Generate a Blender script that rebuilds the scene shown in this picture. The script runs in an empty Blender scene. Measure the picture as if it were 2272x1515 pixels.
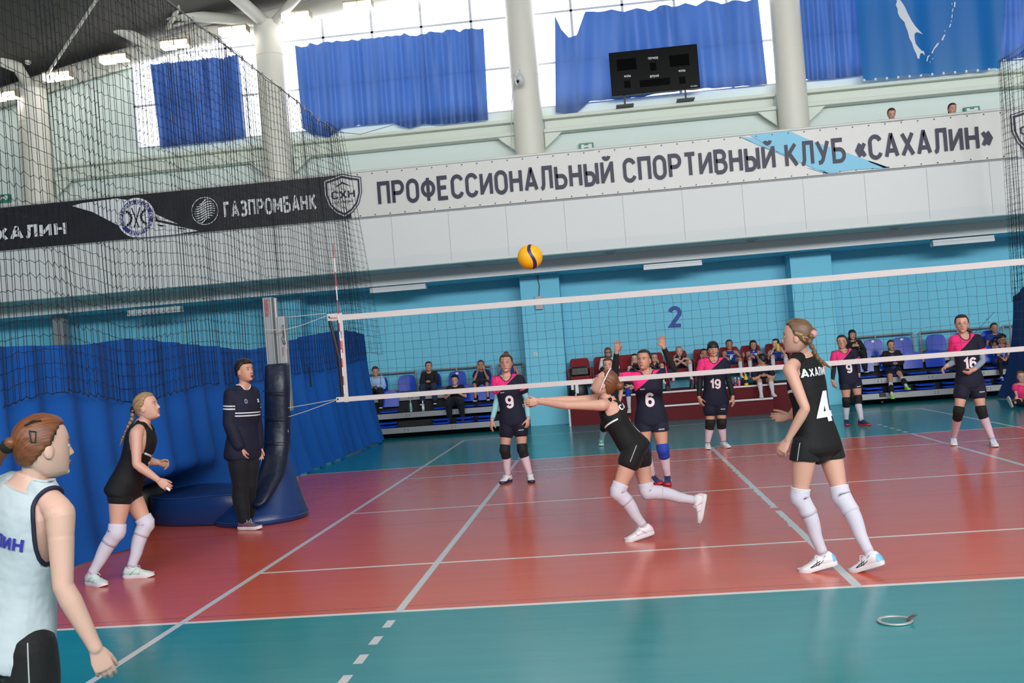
import bpy, bmesh, math, random
import numpy as np
from mathutils import Vector, Matrix
from mathutils.bvhtree import BVHTree
random.seed(7)
SC = bpy.context.scene
COL = SC.collection
PI = math.pi
# ------------------------------------------------------------------ camera (35 mm lens on a full frame body)
CAMLOC = Vector((-1.468, -11.0054, 1.6356))
YAW, PITCH, ROLL, FPX = 0.0937649, 0.0138978, -0.0776355, 2211.786
CAMROT = Matrix.Rotation(YAW, 3, 'Z') @ Matrix.Rotation(PI/2+PITCH, 3, 'X') @ Matrix.Rotation(ROLL, 3, 'Z')
cd = bpy.data.cameras.new('camera'); cam = bpy.data.objects.new('camera', cd); COL.objects.link(cam)
cam.matrix_world = Matrix.Translation(CAMLOC) @ CAMROT.to_4x4()
cd.sensor_fit = 'HORIZONTAL'; cd.sensor_width = 36.0; cd.lens = FPX/2272*36; cd.clip_end = 300; cd.clip_start = .05
SC.camera = cam
# ------------------------------------------------------------------ light: overcast sky outside, window daylight, hall lamps
SC.view_settings.view_transform = 'Standard'; SC.view_settings.look = 'None'
SC.view_settings.exposure = 0.0; SC.view_settings.gamma = 1.0; SC.view_settings.use_curve_mapping = False
wd = bpy.data.worlds.new('overcast_sky'); SC.world = wd; wd.use_nodes = True
bg = wd.node_tree.nodes['Background']; bg.inputs[0].default_value = (0.93, 0.96, 1.0, 1); bg.inputs[1].default_value = 2.6
def area(name, loc, rot, sx, sy, power, col=(1, 1, 1), portal=False, spread=PI):
    l = bpy.data.lights.new(name, 'AREA'); l.shape = 'RECTANGLE'; l.size = sx; l.size_y = sy; l.energy = power; l.color = col
    l.spread = spread
    o = bpy.data.objects.new(name, l); COL.objects.link(o); o.location = loc; o.rotation_euler = rot
    if portal: l.cycles.is_portal = True
    return o
for x_, p_ in ((-11.86, 250), (-5.86, 700), (.14, 1250), (6.14, 1400), (12.14, 1400), (18.14, 1000)):   # daylight through the opposite wall's windows
    area('daylight_opposite_window', (x_, -19.9, 8.9), (PI/2+.12, 0, 0), 5.0, 3.0, p_, (0.95, 0.98, 1.0))
for i in range(4):                                                    # daylight through the seen windows
    area('daylight_seen_window', (-11.86+6*i, 12.62, 8.85), (-PI/2-.15, 0, 0), 5.0, 2.6, 170, (0.95, 0.98, 1.0))
for ix in (-11, -3.5, 3.5, 11):                                            # hall lamps hung under the roof
    for iy in (-12, -4, 4):
        area('hall_lamp_light', (ix, iy, 9.6), (0, 0, 0), 1.2, .4, 62, (1.0, .95, .84))
# ------------------------------------------------------------------ helpers
def lin(c):
    return tuple((v/12.92 if v <= .04045 else ((v+.055)/1.055)**2.4) for v in [x/255 for x in c])
def at(u, v, y):                                                       # point of the plane y = const seen at a pixel
    d = CAMROT @ Vector(((u-1136)/FPX, -(v-757.5)/FPX, -1)); return CAMLOC + d*((y-CAMLOC.y)/d.y)
def onz(u, v, z=0):
    d = CAMROT @ Vector(((u-1136)/FPX, -(v-757.5)/FPX, -1)); return CAMLOC + d*((z-CAMLOC.z)/d.z)
def onx(u, v, x):
    d = CAMROT @ Vector(((u-1136)/FPX, -(v-757.5)/FPX, -1)); return CAMLOC + d*((x-CAMLOC.x)/d.x)
MATS = {}
def mat(name, rgb, rough=.6, metal=0, bump=None, spec=.5, coat=0, emis=0, var=0, sheen=0):
    if name in MATS: return MATS[name]
    m = bpy.data.materials.new(name); m.use_nodes = True; nt = m.node_tree; b = nt.nodes['Principled BSDF']
    c = lin(rgb); b.inputs['Base Color'].default_value = (*c, 1); b.inputs['Roughness'].default_value = rough
    b.inputs['Metallic'].default_value = metal; b.inputs['Specular IOR Level'].default_value = spec
    b.inputs['Coat Weight'].default_value = coat
    if sheen: b.inputs['Sheen Weight'].default_value = sheen
    if emis: b.inputs['Emission Color'].default_value = (*c, 1); b.inputs['Emission Strength'].default_value = emis
    if bump or var:
        tc = nt.nodes.new('ShaderNodeTexCoord'); n = nt.nodes.new('ShaderNodeTexNoise')
        n.inputs['Scale'].default_value = bump[0] if bump else 8; n.inputs['Detail'].default_value = 3
        nt.links.new(tc.outputs['Object'], n.inputs['Vector'])
        if bump:
            bp = nt.nodes.new('ShaderNodeBump'); bp.inputs['Strength'].default_value = bump[1]; bp.inputs['Distance'].default_value = bump[2] if len(bump) > 2 else .02
            nt.links.new(n.outputs['Fac'], bp.inputs['Height']); nt.links.new(bp.outputs['Normal'], b.inputs['Normal'])
        if var:
            mx = nt.nodes.new('ShaderNodeMix'); mx.data_type = 'RGBA'
            mx.inputs[6].default_value = (*[x*(1-var) for x in c], 1); mx.inputs[7].default_value = (*[min(1, x*(1+var)) for x in c], 1)
            nt.links.new(n.outputs['Fac'], mx.inputs[0]); nt.links.new(mx.outputs[2], b.inputs['Base Color'])
    MATS[name] = m; return m
class MB:
    def __init__(s): s.v = []; s.f = []; s.mi = []; s.cur = 0
    def add(s, vs, fs):
        o = len(s.v); s.v += [tuple(p) for p in vs]; s.f += [tuple(i+o for i in f) for f in fs]; s.mi += [s.cur]*len(fs)
    def box(s, x0, x1, y0, y1, z0, z1):
        s.add([(x0, y0, z0), (x1, y0, z0), (x1, y1, z0), (x0, y1, z0), (x0, y0, z1), (x1, y0, z1), (x1, y1, z1), (x0, y1, z1)],
              [(0, 3, 2, 1), (4, 5, 6, 7), (0, 1, 5, 4), (1, 2, 6, 5), (2, 3, 7, 6), (3, 0, 4, 7)])
    def obox(s, c, ax, ay, az, hx, hy, hz):
        P = [Vector(c)+Vector(ax)*(i*hx)+Vector(ay)*(j*hy)+Vector(az)*(k*hz) for k in (-1, 1) for (i, j) in ((-1, -1), (1, -1), (1, 1), (-1, 1))]
        s.add(P, [(0, 3, 2, 1), (4, 5, 6, 7), (0, 1, 5, 4), (1, 2, 6, 5), (2, 3, 7, 6), (3, 0, 4, 7)])
    def rings(s, R, cap=True, closed=False):
        n = len(R[0]); o = len(s.v)
        for r in R: s.v += [tuple(p) for p in r]
        k = len(R); f = []
        for i in range(k if closed else k-1):
            a = o+i*n; b = o+((i+1) % k)*n
            for j in range(n): f.append((a+j, a+(j+1) % n, b+(j+1) % n, b+j))
        if cap and not closed:
            f.append(tuple(o+j for j in reversed(range(n)))); f.append(tuple(o+(k-1)*n+j for j in range(n)))
        s.f += f; s.mi += [s.cur]*len(f)
    def grid(s, G):
        n = len(G[0]); o = len(s.v)
        for r in G: s.v += [tuple(p) for p in r]
        f = [(o+i*n+j, o+i*n+j+1, o+(i+1)*n+j+1, o+(i+1)*n+j) for i in range(len(G)-1) for j in range(n-1)]
        s.f += f; s.mi += [s.cur]*len(f)
    def tube(s, pts, rad, n=12, side=None, round_=True, flat=1.0):
        """round tube along pts; rad: number or list of r or (rx, ry)"""
        pts = [Vector(p) for p in pts]; k = len(pts)
        if not isinstance(rad, (list, tuple)): rad = [rad]*k
        rad = [(r, r*flat) if not isinstance(r, (list, tuple)) else r for r in rad]
        tg = []
        for i in range(k):
            d = pts[min(i+1, k-1)]-pts[max(i-1, 0)]
            tg.append(d.normalized() if d.length > 1e-9 else Vector((0, 0, 1)))
        ref = Vector(side) if side is not None else (Vector((1, 0, 0)) if abs(tg[0].x) < .8 else Vector((0, 1, 0)))
        R = []; x = ref
        def ring(c, t, x, rx, ry):
            y = t.cross(x)
            return [c+x*(rx*math.cos(2*PI*j/n))+y*(ry*math.sin(2*PI*j/n)) for j in range(n)]
        for i in range(k):
            x = (ref if side is not None else x); x = x-tg[i]*x.dot(tg[i])
            if x.length < 1e-6: x = tg[i].orthogonal()
            x.normalize(); rx, ry = rad[i]
            if round_ and i == 0:
                for q in (.98, .75, .4):
                    w = math.sqrt(1-q*q); R.append(ring(pts[0]-tg[0]*(min(rx, ry)*q), tg[0], x, rx*w, ry*w))
            R.append(ring(pts[i], tg[i], x, rx, ry))
            if round_ and i == k-1:
                for q in (.4, .75, .98):
                    w = math.sqrt(1-q*q); R.append(ring(pts[i]+tg[i]*(min(rx, ry)*q), tg[i], x, rx*w, ry*w))
        s.rings(R)
    def ell(s, c, rx, ry, rz, M=None, n=14, m=9):
        c = Vector(c); R = []
        for i in range(m):
            t = PI*(i+.5)/m - PI/2 if 0 < i < m-1 else (-PI/2*.985 if i == 0 else PI/2*.985)
            r = []
            for j in range(n):
                p = Vector((rx*math.cos(t)*math.cos(2*PI*j/n), ry*math.cos(t)*math.sin(2*PI*j/n), rz*math.sin(t)))
                r.append(c+(M @ p if M else p))
            R.append(r)
        s.rings(R)
    def prism(s, poly, d0, d1):
        """poly: 3-D points (planar), extruded from +d0 to +d1"""
        n = len(poly); a = [Vector(p)+Vector(d0) for p in poly]; b = [Vector(p)+Vector(d1) for p in poly]
        s.add(a+b, [tuple(reversed(range(n))), tuple(range(n, 2*n))]+[(i, (i+1) % n, n+(i+1) % n, n+i) for i in range(n)])
    def mesh(s, name, org=(0, 0, 0)):
        me = bpy.data.meshes.new(name); o = Vector(org)
        me.from_pydata([(p[0]-o.x, p[1]-o.y, p[2]-o.z) for p in s.v], [], s.f); me.update()
        return me
def worg(p):
    v = Vector((0, 0, 0))
    while p is not None: v += Vector(p.location); p = p.parent
    return v
def obj(name, mb, m, parent=None, smooth=False, loc=None, fix=False):
    """one mesh object; vertices are given in world space"""
    o0 = worg(parent) + (Vector(loc)-worg(parent) if loc is not None else Vector((0, 0, 0)))
    me = mb.mesh(name, o0) if isinstance(mb, MB) else mb
    ms = m if isinstance(m, (list, tuple)) else [m]
    for x in ms: me.materials.append(x)
    if isinstance(mb, MB) and len(ms) > 1: me.polygons.foreach_set('material_index', mb.mi)
    if fix:
        b = bmesh.new(); b.from_mesh(me); bmesh.ops.recalc_face_normals(b, faces=b.faces); b.to_mesh(me); b.free()
    if smooth:
        me.polygons.foreach_set('use_smooth', [True]*len(me.polygons))
    o = bpy.data.objects.new(name, me); COL.objects.link(o); o.parent = parent
    o.location = o0-worg(parent)
    if smooth == 'edge':
        md = o.modifiers.new('e', 'EDGE_SPLIT'); md.split_angle = math.radians(40)
    return o
def tag(o, label=None, cat=None, group=None, kind=None):
    if label: o['label'] = label
    if cat: o['category'] = cat
    if group: o['group'] = group
    if kind: o['kind'] = kind
    return o
def thing(name, label, cat, loc, group=None):
    o = bpy.data.objects.new(name, None); COL.objects.link(o); o.location = loc; o.empty_display_size = .1
    return tag(o, label, cat, group)
def struct(name, mb, m, parent=None, smooth=False, fix=False):
    o = obj(name, mb, m, parent, smooth, fix=fix)
    if parent is None: o['kind'] = 'structure'
    return o
def bevel(o, w=.01, seg=2):
    b = o.modifiers.new('b', 'BEVEL'); b.width = w; b.segments = seg; b.limit_method = 'ANGLE'; b.angle_limit = math.radians(40); return o
def smooth01(x): x = max(0, min(1, x)); return x*x*(3-2*x)
def lerp(a, b, t): return a+(b-a)*t
def interp(tab, x):
    if x <= tab[0][0]: return tab[0][1]
    for (a, p), (b, q) in zip(tab, tab[1:]):
        if x <= b:
            t = (x-a)/(b-a); return [lerp(i, j, t) for i, j in zip(p, q)] if isinstance(p, (list, tuple)) else lerp(p, q, t)
    return tab[-1][1]
def _arc(cx, cy, rx, ry, a0, a1, n=9): return [(cx+rx*math.cos(math.radians(a0+(a1-a0)*i/n)), cy+ry*math.sin(math.radians(a0+(a1-a0)*i/n))) for i in range(n+1)]
def _oval(x0, x1, y0, y1):
    r = (x1-x0)/2; q = min(r, (y1-y0)/2); c = (x0+x1)/2
    p = _arc(c, y1-q, r, q, 0, 180)+_arc(c, y0+q, r, q, 180, 360); return p+[p[0]]
_C = _arc(.28, .72, .28, .28, 15, 180)+_arc(.28, .28, .28, .28, 180, 345)
_I = [[(0, 1), (0, 0)], [(0, .06), (.55, .94)], [(.55, 1), (.55, 0)]]
GLY = {
 'А': [[(0, 0), (.29, 1), (.31, 1), (.6, 0)], [(.11, .27), (.49, .27)]], 'Б': [[(.5, 1), (0, 1), (0, 0), (.3, 0)]+_arc(.3, .28, .26, .28, -90, 90)+[(0, .56)]],
 'В': [[(0, 0), (0, 1), (.28, 1)]+_arc(.28, .77, .22, .23, 90, -90)+[(.02, .54)], [(.28, .54)]+_arc(.28, .27, .27, .27, 90, -90)+[(0, 0)]], 'Г': [[(0, 0), (0, 1), (.46, 1)]], 'Д': [[(0, -.15), (0, 0), (.6, 0), (.6, -.15)], [(.1, 0), (.17, 1), (.5, 1), (.5, 0)]],
 'Е': [[(.5, 1), (0, 1), (0, 0), (.5, 0)], [(0, .52), (.43, .52)]], 'З': [_arc(.25, .77, .25, .23, 150, -90)+[(.15, .54)], _arc(.25, .27, .28, .27, 90, -150)], 'И': _I, 'Й': _I+[_arc(.275, 1.28, .15, .13, 180, 360)],
 'К': [[(0, 0), (0, 1)], [(.5, 1), (.06, .48)], [(.14, .6), (.55, 0)]], 'Л': [[(-.04, 0), (.06, .04), (.11, .2), (.14, 1), (.55, 1), (.55, 0)]], 'М': [[(0, 0), (0, 1)], [(.02, .98), (.34, .3), (.36, .3), (.68, .98)], [(.7, 1), (.7, 0)]],
 'Н': [[(0, 0), (0, 1)], [(.55, 0), (.55, 1)], [(0, .52), (.55, .52)]], 'О': [_oval(0, .57, 0, 1)], 'П': [[(0, 0), (0, 1), (.55, 1), (.55, 0)]], 'Р': [[(0, 0), (0, 1), (.3, 1)]+_arc(.3, .73, .25, .27, 90, -90)+[(0, .46)]], 'С': [_C], 'Т': [[(0, 1), (.56, 1)], [(.28, 1), (.28, 0)]],
 'У': [[(0, 1), (.30, .33)], [(.58, 1), (.26, .12), (.17, .02), (.03, 0)]], 'Ф': [_oval(0, .66, .2, .86), [(.33, -.06), (.33, 1.06)]], 'Х': [[(0, 0), (.55, 1)], [(0, 1), (.55, 0)]], 'Ш': [[(0, 1), (0, 0), (.74, 0), (.74, 1)], [(.37, 1), (.37, 0)]],
 'Ь': [[(0, 1), (0, 0), (.3, 0)]+_arc(.3, .27, .24, .27, -90, 90)+[(0, .54)]], 'Ы': [[(0, 1), (0, 0), (.26, 0)]+_arc(.26, .27, .22, .27, -90, 90)+[(0, .54)], [(.66, 0), (.66, 1)]], 'Я': [[(.55, 0), (.55, 1), (.25, 1)]+_arc(.25, .73, .25, .27, 90, 270)+[(.55, .46)], [(.3, .46), (0, 0)]],
 '«': [[(.18, .72), (0, .42), (.18, .12)], [(.42, .72), (.24, .42), (.42, .12)]], '»': [[(0, .72), (.18, .42), (0, .12)], [(.24, .72), (.42, .42), (.24, .12)]], '>': [[(0, .8), (.3, .45), (0, .1)]], 'x': [[(0, 0), (.5, .7)], [(0, .7), (.5, 0)]],
 '0': [_oval(0, .5, 0, 1)], '1': [[(0, .74), (.26, 1), (.26, 0)]], '2': [_arc(.26, .72, .26, .28, 165, -20)+[(.02, .02), (.54, 0)]], '3': [_arc(.25, .77, .25, .23, 150, -90), _arc(.25, .27, .28, .27, 90, -150)], '4': [[(.36, 0), (.36, 1), (.32, 1), (0, .27), (.56, .27)]], '6': [_oval(0, .54, 0, .6), [(0, .3), (.03, .66)]+_arc(.29, .72, .26, .28, 170, 20)],
 '7': [[(0, 1), (.5, 1), (.5, .94), (.18, 0)]], '8': [_oval(.03, .51, .54, 1), _oval(0, .54, 0, .55)], '9': [_oval(0, .54, .4, 1), [(.54, .7), (.51, .34)]+_arc(.25, .28, .26, .28, -10, -160)],
 'i': [[(0, 0), (0, .68)], [(0, .86), (0, 1)]], 'k': [[(0, 0), (0, 1)], [(.36, .68), (.04, .32)], [(.12, .4), (.4, 0)]], 'a': [_oval(0, .42, 0, .68), [(.42, 0), (.42, .7)]], 's': [_arc(.2, .5, .2, .18, 30, 270)+_arc(.2, .16, .2, .16, 90, -150)], 'z': [[(0, .68), (.38, .68), (0, .02), (.4, .02)]], 'u': [[(0, .68), (0, .2)]+_arc(.2, .2, .2, .2, 180, 360)+[(.4, .68)]], 'n': [[(0, 0), (0, .68)], [(0, .46)]+_arc(.2, .48, .2, .2, 180, 0)+[(.4, 0)]],
 'o': [_oval(0, .44, 0, .68)], 'm': [[(0, 0), (0, .68)], [(0, .46)]+_arc(.17, .48, .17, .2, 180, 0)+[(.34, 0)], [(.34, .46)]+_arc(.51, .48, .17, .2, 180, 0)+[(.68, 0)]], 'V': [[(0, 1), (.29, 0), (.31, 0), (.6, 1)]], 'I': [[(0, 0), (0, 1)]], 'F': [[(0, 0), (0, 1), (.48, 1)], [(0, .5), (.42, .5)]], 'S': [_arc(.27, .74, .27, .26, 25, 270)+_arc(.27, .24, .27, .24, 90, -155)], 'N': [[(0, 0), (0, 1)], [(.02, .96), (.53, .04)], [(.55, 0), (.55, 1)]], 'L': [[(0, 1), (0, 0), (.48, 0)]]}
for _a, _b in zip('MEPBHOo', 'МЕРВНОо'):
    if _b in GLY: GLY[_a] = GLY[_b]
GLY['о'] = GLY['o']
def text_mesh(body, size, bold=0.0, grid=None, shear=0.0, sx=1.0, ital=None):
    """lettering drawn with broad pen strokes (cap height = size)"""
    bm = bmesh.new(); w = (.115+1.9*bold)/2; x0 = 0; y0 = 0; k = 0
    for ch in body:
        if ch == '\n': x0 = 0; y0 -= 1.3; continue
        if ch == ' ': x0 += .42; continue
        st = GLY[ch]; wd = max(p[0] for s_ in st for p in s_)
        for s_ in st:
            P = [Vector((p[0], p[1])) for p in s_]; P = [p for i, p in enumerate(P) if i == 0 or (p-P[i-1]).length > 1e-4]
            closed = len(P) > 3 and (P[0]-P[-1]).length < 1e-4
            if closed: P = P[:-1]
            n = len(P); L = []; k += 1
            for i, p in enumerate(P):
                a = P[i-1] if (i > 0 or closed) else None; b = P[(i+1) % n] if (i < n-1 or closed) else None
                d1 = (p-a).normalized() if a is not None else (b-p).normalized(); d2 = (b-p).normalized() if b is not None else d1
                m = Vector((-(d1.y+d2.y), d1.x+d2.x)); m = m.normalized() if m.length > 1e-6 else Vector((-d1.y, d1.x)); c = max(.42, m.dot(Vector((-d1.y, d1.x)))); m = m*(w/c)
                e = Vector((0, 0)) 
                q = [(p+m+e), (p-m+e)]
                L.append([bm.verts.new((x0+v.x+shear*v.y, y0+v.y, .0007*(k % 4))) for v in q])
            for i in range(n if closed else n-1): a, b = L[i], L[(i+1) % n]; bm.faces.new((a[0], a[1], b[1], b[0]))
        x0 += wd+.20+w*1.1
    for v in bm.verts: v.co.x *= size*sx; v.co.y *= size
    bmesh.ops.recalc_face_normals(bm, faces=bm.faces)
    for f_ in bm.faces:
        if f_.normal.z < 0: f_.normal_flip()
    xs = [v.co.x for v in bm.verts]; ys = [v.co.y for v in bm.verts]; cx, cy = (min(xs)+max(xs))/2, (min(ys)+max(ys))/2
    for v in bm.verts: v.co.x -= cx; v.co.y -= cy
    return bm
def flat_text(name, body, c, xd, zd, height, m, parent, width=None, bold=.01, off=0.004, shear=0, loc=None):
    """lettering lying on a plane through c spanned by xd, zd (unit); scaled to cap height and width"""
    bm = text_mesh(body, 1.0, bold, shear=shear); xd = Vector(xd).normalized(); zd = Vector(zd).normalized(); n = xd.cross(zd)
    xs = [v.co.x for v in bm.verts]; ys = [v.co.y for v in bm.verts]; h = max(ys)-min(ys); w = max(xs)-min(xs)
    sy = height/h; sx = (width/w) if width else sy
    o0 = worg(parent)
    for v in bm.verts: v.co = Vector(c)+xd*(v.co.x*sx)+zd*(v.co.y*sy)+n*(off+v.co.z)-o0
    me = bpy.data.meshes.new(name); bm.to_mesh(me); bm.free()
    return obj(name, me, m, parent)
# ------------------------------------------------------------------ materials of the hall
WHITE = mat('white_paint', (214, 217, 218), .7, bump=(14, .03))
MINT = mat('pale_mint_paint', (220, 231, 226), .7)
BLUEW = mat('sky_blue_paint', (112, 196, 222), .65, bump=(30, .05, .004), var=.03)
CREAM = mat('cream_steel_paint', (226, 222, 210), .5)
ROOF = mat('dark_roof_deck', (78, 74, 68), .8)
ALU = mat('brushed_aluminium', (146, 148, 150), .45, metal=.6)
STEEL = mat('painted_grey_steel', (150, 152, 152), .45, metal=.3)
BLACK = mat('black_plastic', (14, 14, 15), .45)
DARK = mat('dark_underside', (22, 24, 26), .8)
TXT = mat('dark_navy_print', (38, 36, 62), .5)
WTXT = mat('white_print', (225, 226, 230), .6)
RTXT = mat('red_print', (170, 25, 40), .5)
BTXT = mat('royal_blue_print', (28, 62, 150), .55)
def floor_material():
    m = bpy.data.materials.new('sports_floor'); m.use_nodes = True; nt = m.node_tree; L = nt.links; b = nt.nodes['Principled BSDF']
    tc = nt.nodes.new('ShaderNodeTexCoord'); sp = nt.nodes.new('ShaderNodeSeparateXYZ'); L.new(tc.outputs['Object'], sp.inputs[0])
    X, Y = sp.outputs[0], sp.outputs[1]
    def M(op, a, b_=None, c=None):
        n = nt.nodes.new('ShaderNodeMath'); n.operation = op
        for i, v in enumerate((a, b_, c)):
            if v is None: continue
            if isinstance(v, (int, float)): n.inputs[i].default_value = v
            else: L.new(v, n.inputs[i])
        return n.outputs[0]
    def band(S, c, h): return M('LESS_THAN', M('ABSOLUTE', M('SUBTRACT', S, c)), h)
    def rect(x, hx, y, hy): return M('MULTIPLY', band(X, x, hx), band(Y, y, hy))
    def mx(a, b_, f):
        n = nt.nodes.new('ShaderNodeMix'); n.data_type = 'RGBA'; L.new(f, n.inputs[0])
        for i, v in ((6, a), (7, b_)):
            if isinstance(v, tuple): n.inputs[i].default_value = (*v, 1)
            else: L.new(v, n.inputs[i])
        return n.outputs[2]
    def noise(sc, vec, det=3):
        n = nt.nodes.new('ShaderNodeTexNoise'); n.inputs['Scale'].default_value = sc; n.inputs['Detail'].default_value = det; L.new(vec, n.inputs['Vector']); return n.outputs['Fac']
    mp = nt.nodes.new('ShaderNodeMapping'); mp.inputs['Scale'].default_value = (.35, 5, 1); L.new(tc.outputs['Object'], mp.inputs[0])
    streak = noise(1.6, mp.outputs[0], 5)
    teal = mx(lin((22, 126, 134)), lin((28, 142, 148)), streak)
    oran = mx(lin((200, 84, 62)), lin((208, 96, 72)), streak)
    inside = rect(0, 9, 0, 4.5)
    col = mx(teal, oran, inside)
    # joints between floor sheets
    seam = M('LESS_THAN', M('ABSOLUTE', M('SUBTRACT', M('MODULO', M('ADD', Y, 30+1.56), 3.4), 1.7*0+.02)), .006)
    col = mx(col, lin((90, 45, 42)), M('MULTIPLY', M('MULTIPLY', seam, inside), .7))
    # lines
    ln = None
    def add(k):
        nonlocal ln
        ln = k if ln is None else M('MAXIMUM', ln, k)
    for y in (-4.475, 4.475): add(rect(0, 9, y, .025))
    for y in (-8.975, 8.975): add(rect(0, 4.5, y, .025))
    for y in (-2.975, 0, 2.975): add(rect(0, 4.475, y, .022))
    for x in (-8.975, 8.975): add(rect(x, .025, 0, 4.5))
    col = mx(col, lin((226, 222, 216)), ln)
    ln = None
    for x in (-4.475, 4.475): add(rect(x, .026, 0, 9))
    for x in (-2.975, 2.975): add(rect(x, .027, 0, 4.5))
    # broken extension of the attack lines
    a = M('SUBTRACT', M('ABSOLUTE', Y), 4.5)
    dash = M('MULTIPLY', M('GREATER_THAN', M('MODULO', M('ADD', a, .0), .36), .19), M('MULTIPLY', M('GREATER_THAN', a, .02), M('LESS_THAN', a, 1.82)))
    for x in (-2.975, 2.975): add(M('MULTIPLY', dash, band(X, x, .027)))
    # worn centre line with a torn edge
    mp2 = nt.nodes.new('ShaderNodeMapping'); mp2.inputs['Scale'].default_value = (0, 5.5, 0); L.new(tc.outputs['Object'], mp2.inputs[0])
    tear = M('MULTIPLY', M('SUBTRACT', noise(1.0, mp2.outputs[0], 4), .5), M('MULTIPLY', band(Y, .2, 2.6), .10))
    left = M('GREATER_THAN', X, M('ADD', M('MULTIPLY', tear, 1.0), -.03))
    gap = M('GREATER_THAN', M('ABSOLUTE', M('SUBTRACT', Y, -1.42)), .09)
    add(M('MULTIPLY', M('MULTIPLY', left, M('LESS_THAN', X, M('ADD', M('MULTIPLY', tear, -.25), .03))), M('MULTIPLY', gap, band(Y, 0, 4.5))))
    col = mx(col, lin((206, 206, 206)), ln)
    L.new(col, b.inputs['Base Color'])
    b.inputs['Specular IOR Level'].default_value = .6
    mp3 = nt.nodes.new('ShaderNodeMapping'); mp3.inputs['Scale'].default_value = (1.2, 7, 1); L.new(tc.outputs['Object'], mp3.inputs[0])
    r = nt.nodes.new('ShaderNodeMapRange'); L.new(noise(1.3, mp3.outputs[0], 6), r.inputs[0]); r.inputs[3].default_value = .15; r.inputs[4].default_value = .28
    L.new(r.outputs[0], b.inputs['Roughness'])
    bp = nt.nodes.new('ShaderNodeBump'); bp.inputs['Strength'].default_value = .12; bp.inputs['Distance'].default_value = .01
    L.new(noise(2.2, mp3.outputs[0], 4), bp.inputs['Height']); L.new(bp.outputs[0], b.inputs['Normal'])
    return m
# ------------------------------------------------------------------ hall shell
XL, XR, YN, YF = -22.0, 22.0, -20.0, 12.1
f = MB(); f.box(XL, XR, YN, 13.2, -.2, 0); struct('floor', f, floor_material())
w = MB(); w.box(XL, XR, 12.1, 12.4, 0, 4.2); struct('wall_far', w, BLUEW)
for i, x in enumerate((-8.86, -2.86, 3.14, 9.14)):
    w = MB(); w.box(x-.445, x+.445, 11.45, 12.1, 0, 3.40); bevel(struct('pillar_%d' % (i+1), w, BLUEW), .008)
w = MB(); w.box(XL, XR, 10.8, 12.1, 3.40, 3.66); s_ = struct('ceiling_gallery', w, [BLUEW, WHITE])
for p in s_.data.polygons:
    if p.normal.y < -.5: p.material_index = 1
w = MB(); w.box(XL, XR, 9.75, 12.4, 3.66, 3.90); struct('floor_gallery', w, WHITE)
w = MB(); w.box(XL, XR, 9.75, 9.92, 3.90, 5.74)
struct('wall_gallery_parapet', w, mat('parapet_panels', (219, 220, 220), .6, bump=(4, .05)))
w = MB()                                                               # grey joints of the parapet cladding and grey lip
for i in range(-18, 14): w.box(i*1.22+.32, i*1.22+.325, 9.745, 9.752, 3.72, 4.76)
w.box(XL, XR, 9.735, 9.75, 4.765, 4.785)
struct('trim_1', w, mat('joint_grey', (150, 154, 156), .7))
w = MB(); w.box(XL, XR, 9.74, 9.80, 3.655, 3.675); struct('trim_2', w, mat('grey_edge', (120, 150, 146), .5))
# upper wall with window openings between the round columns
NX = [-14.86, -8.86, -2.86, 3.14, 9.14]
w = MB(); w.box(XL, XR, 12.4, 12.55, 3.9, 7.38)
w.box(XL, -12.52, 12.4, 12.55, 7.38, 11.2); w.box(12.7, XR, 12.4, 12.55, 7.38, 11.2)
w.box(-12.52, 12.7, 12.4, 12.55, 10.75, 11.2)
struct('wall_far_upper', w, MINT)
GL = bpy.data.materials.new('window_glass'); GL.use_nodes = True
n_ = GL.node_tree; t_ = n_.nodes.new('ShaderNodeBsdfTransparent'); g_ = n_.nodes.new('ShaderNodeBsdfGlossy'); g_.inputs['Roughness'].default_value = .02
x_ = n_.nodes.new('ShaderNodeMixShader'); x_.inputs[0].default_value = .06
n_.links.new(t_.outputs[0], x_.inputs[1]); n_.links.new(g_.outputs[0], x_.inputs[2]); n_.links.new(x_.outputs[0], n_.nodes['Material Output'].inputs[0])
FRAME = mat('white_window_frame', (190, 192, 200), .5)
for k, (a, b2) in enumerate(((-12.52, -9.0), (-8.72, -3.0), (-2.72, 3.0), (3.28, 9.0), (9.28, 12.7))):
    fr = MB(); th = .035
    fr.box(a-.1, b2+.1, 12.42, 12.50, 7.36, 7.42)
    for z in (8.43, 9.62): fr.box(a-.1, b2+.1, 12.43, 12.50, z-.025, z+.025)
    x = a+.06 if k else b2-.98
    xs = []
    base = {0: -11.3, 1: -7.66, 2: -1.68, 3: 4.3, 4: 10.3}[k]
    q = base
    while q-1.2 > a: q -= 1.2
    while q < b2: xs.append(q); q += 1.2
    for q in xs: fr.box(q-.03, q+.03, 12.43, 12.50, 7.4, 10.75)
    wo = struct('window_%d' % (k+1), fr, FRAME)
    g = MB(); g.box(a-.1, b2+.1, 12.462, 12.466, 7.42, 10.75); obj('pane', g, GL, wo)
# horizontal rails of the upper wall with gusset plates at the columns
for k, (a, b2) in enumerate(((-14.5, -9.2), (-8.52, -3.2), (-2.52, 2.8), (3.48, 8.8))):
    r = MB(); r.box(a, b2, 12.15, 12.4, 7.06, 7.14); r.box(a, b2, 12.1, 12.4, 6.74, 6.83)
    r.box(a+.02, b2-.02, 12.32, 12.4, 6.83, 7.06)
    for e, sgn in ((a, 1), (b2, -1)):
        r.prism([(e, 12.15, 6.74), (e+sgn*.42, 12.15, 6.74), (e+sgn*.30, 12.15, 6.62), (e, 12.15, 6.38)], (0, 0, 0), (0, .03, 0))
    bevel(struct('trim_%d' % (k+3), r, mat('pale_green_rail', (218, 224, 212), .5), fix=True), .012)
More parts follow.
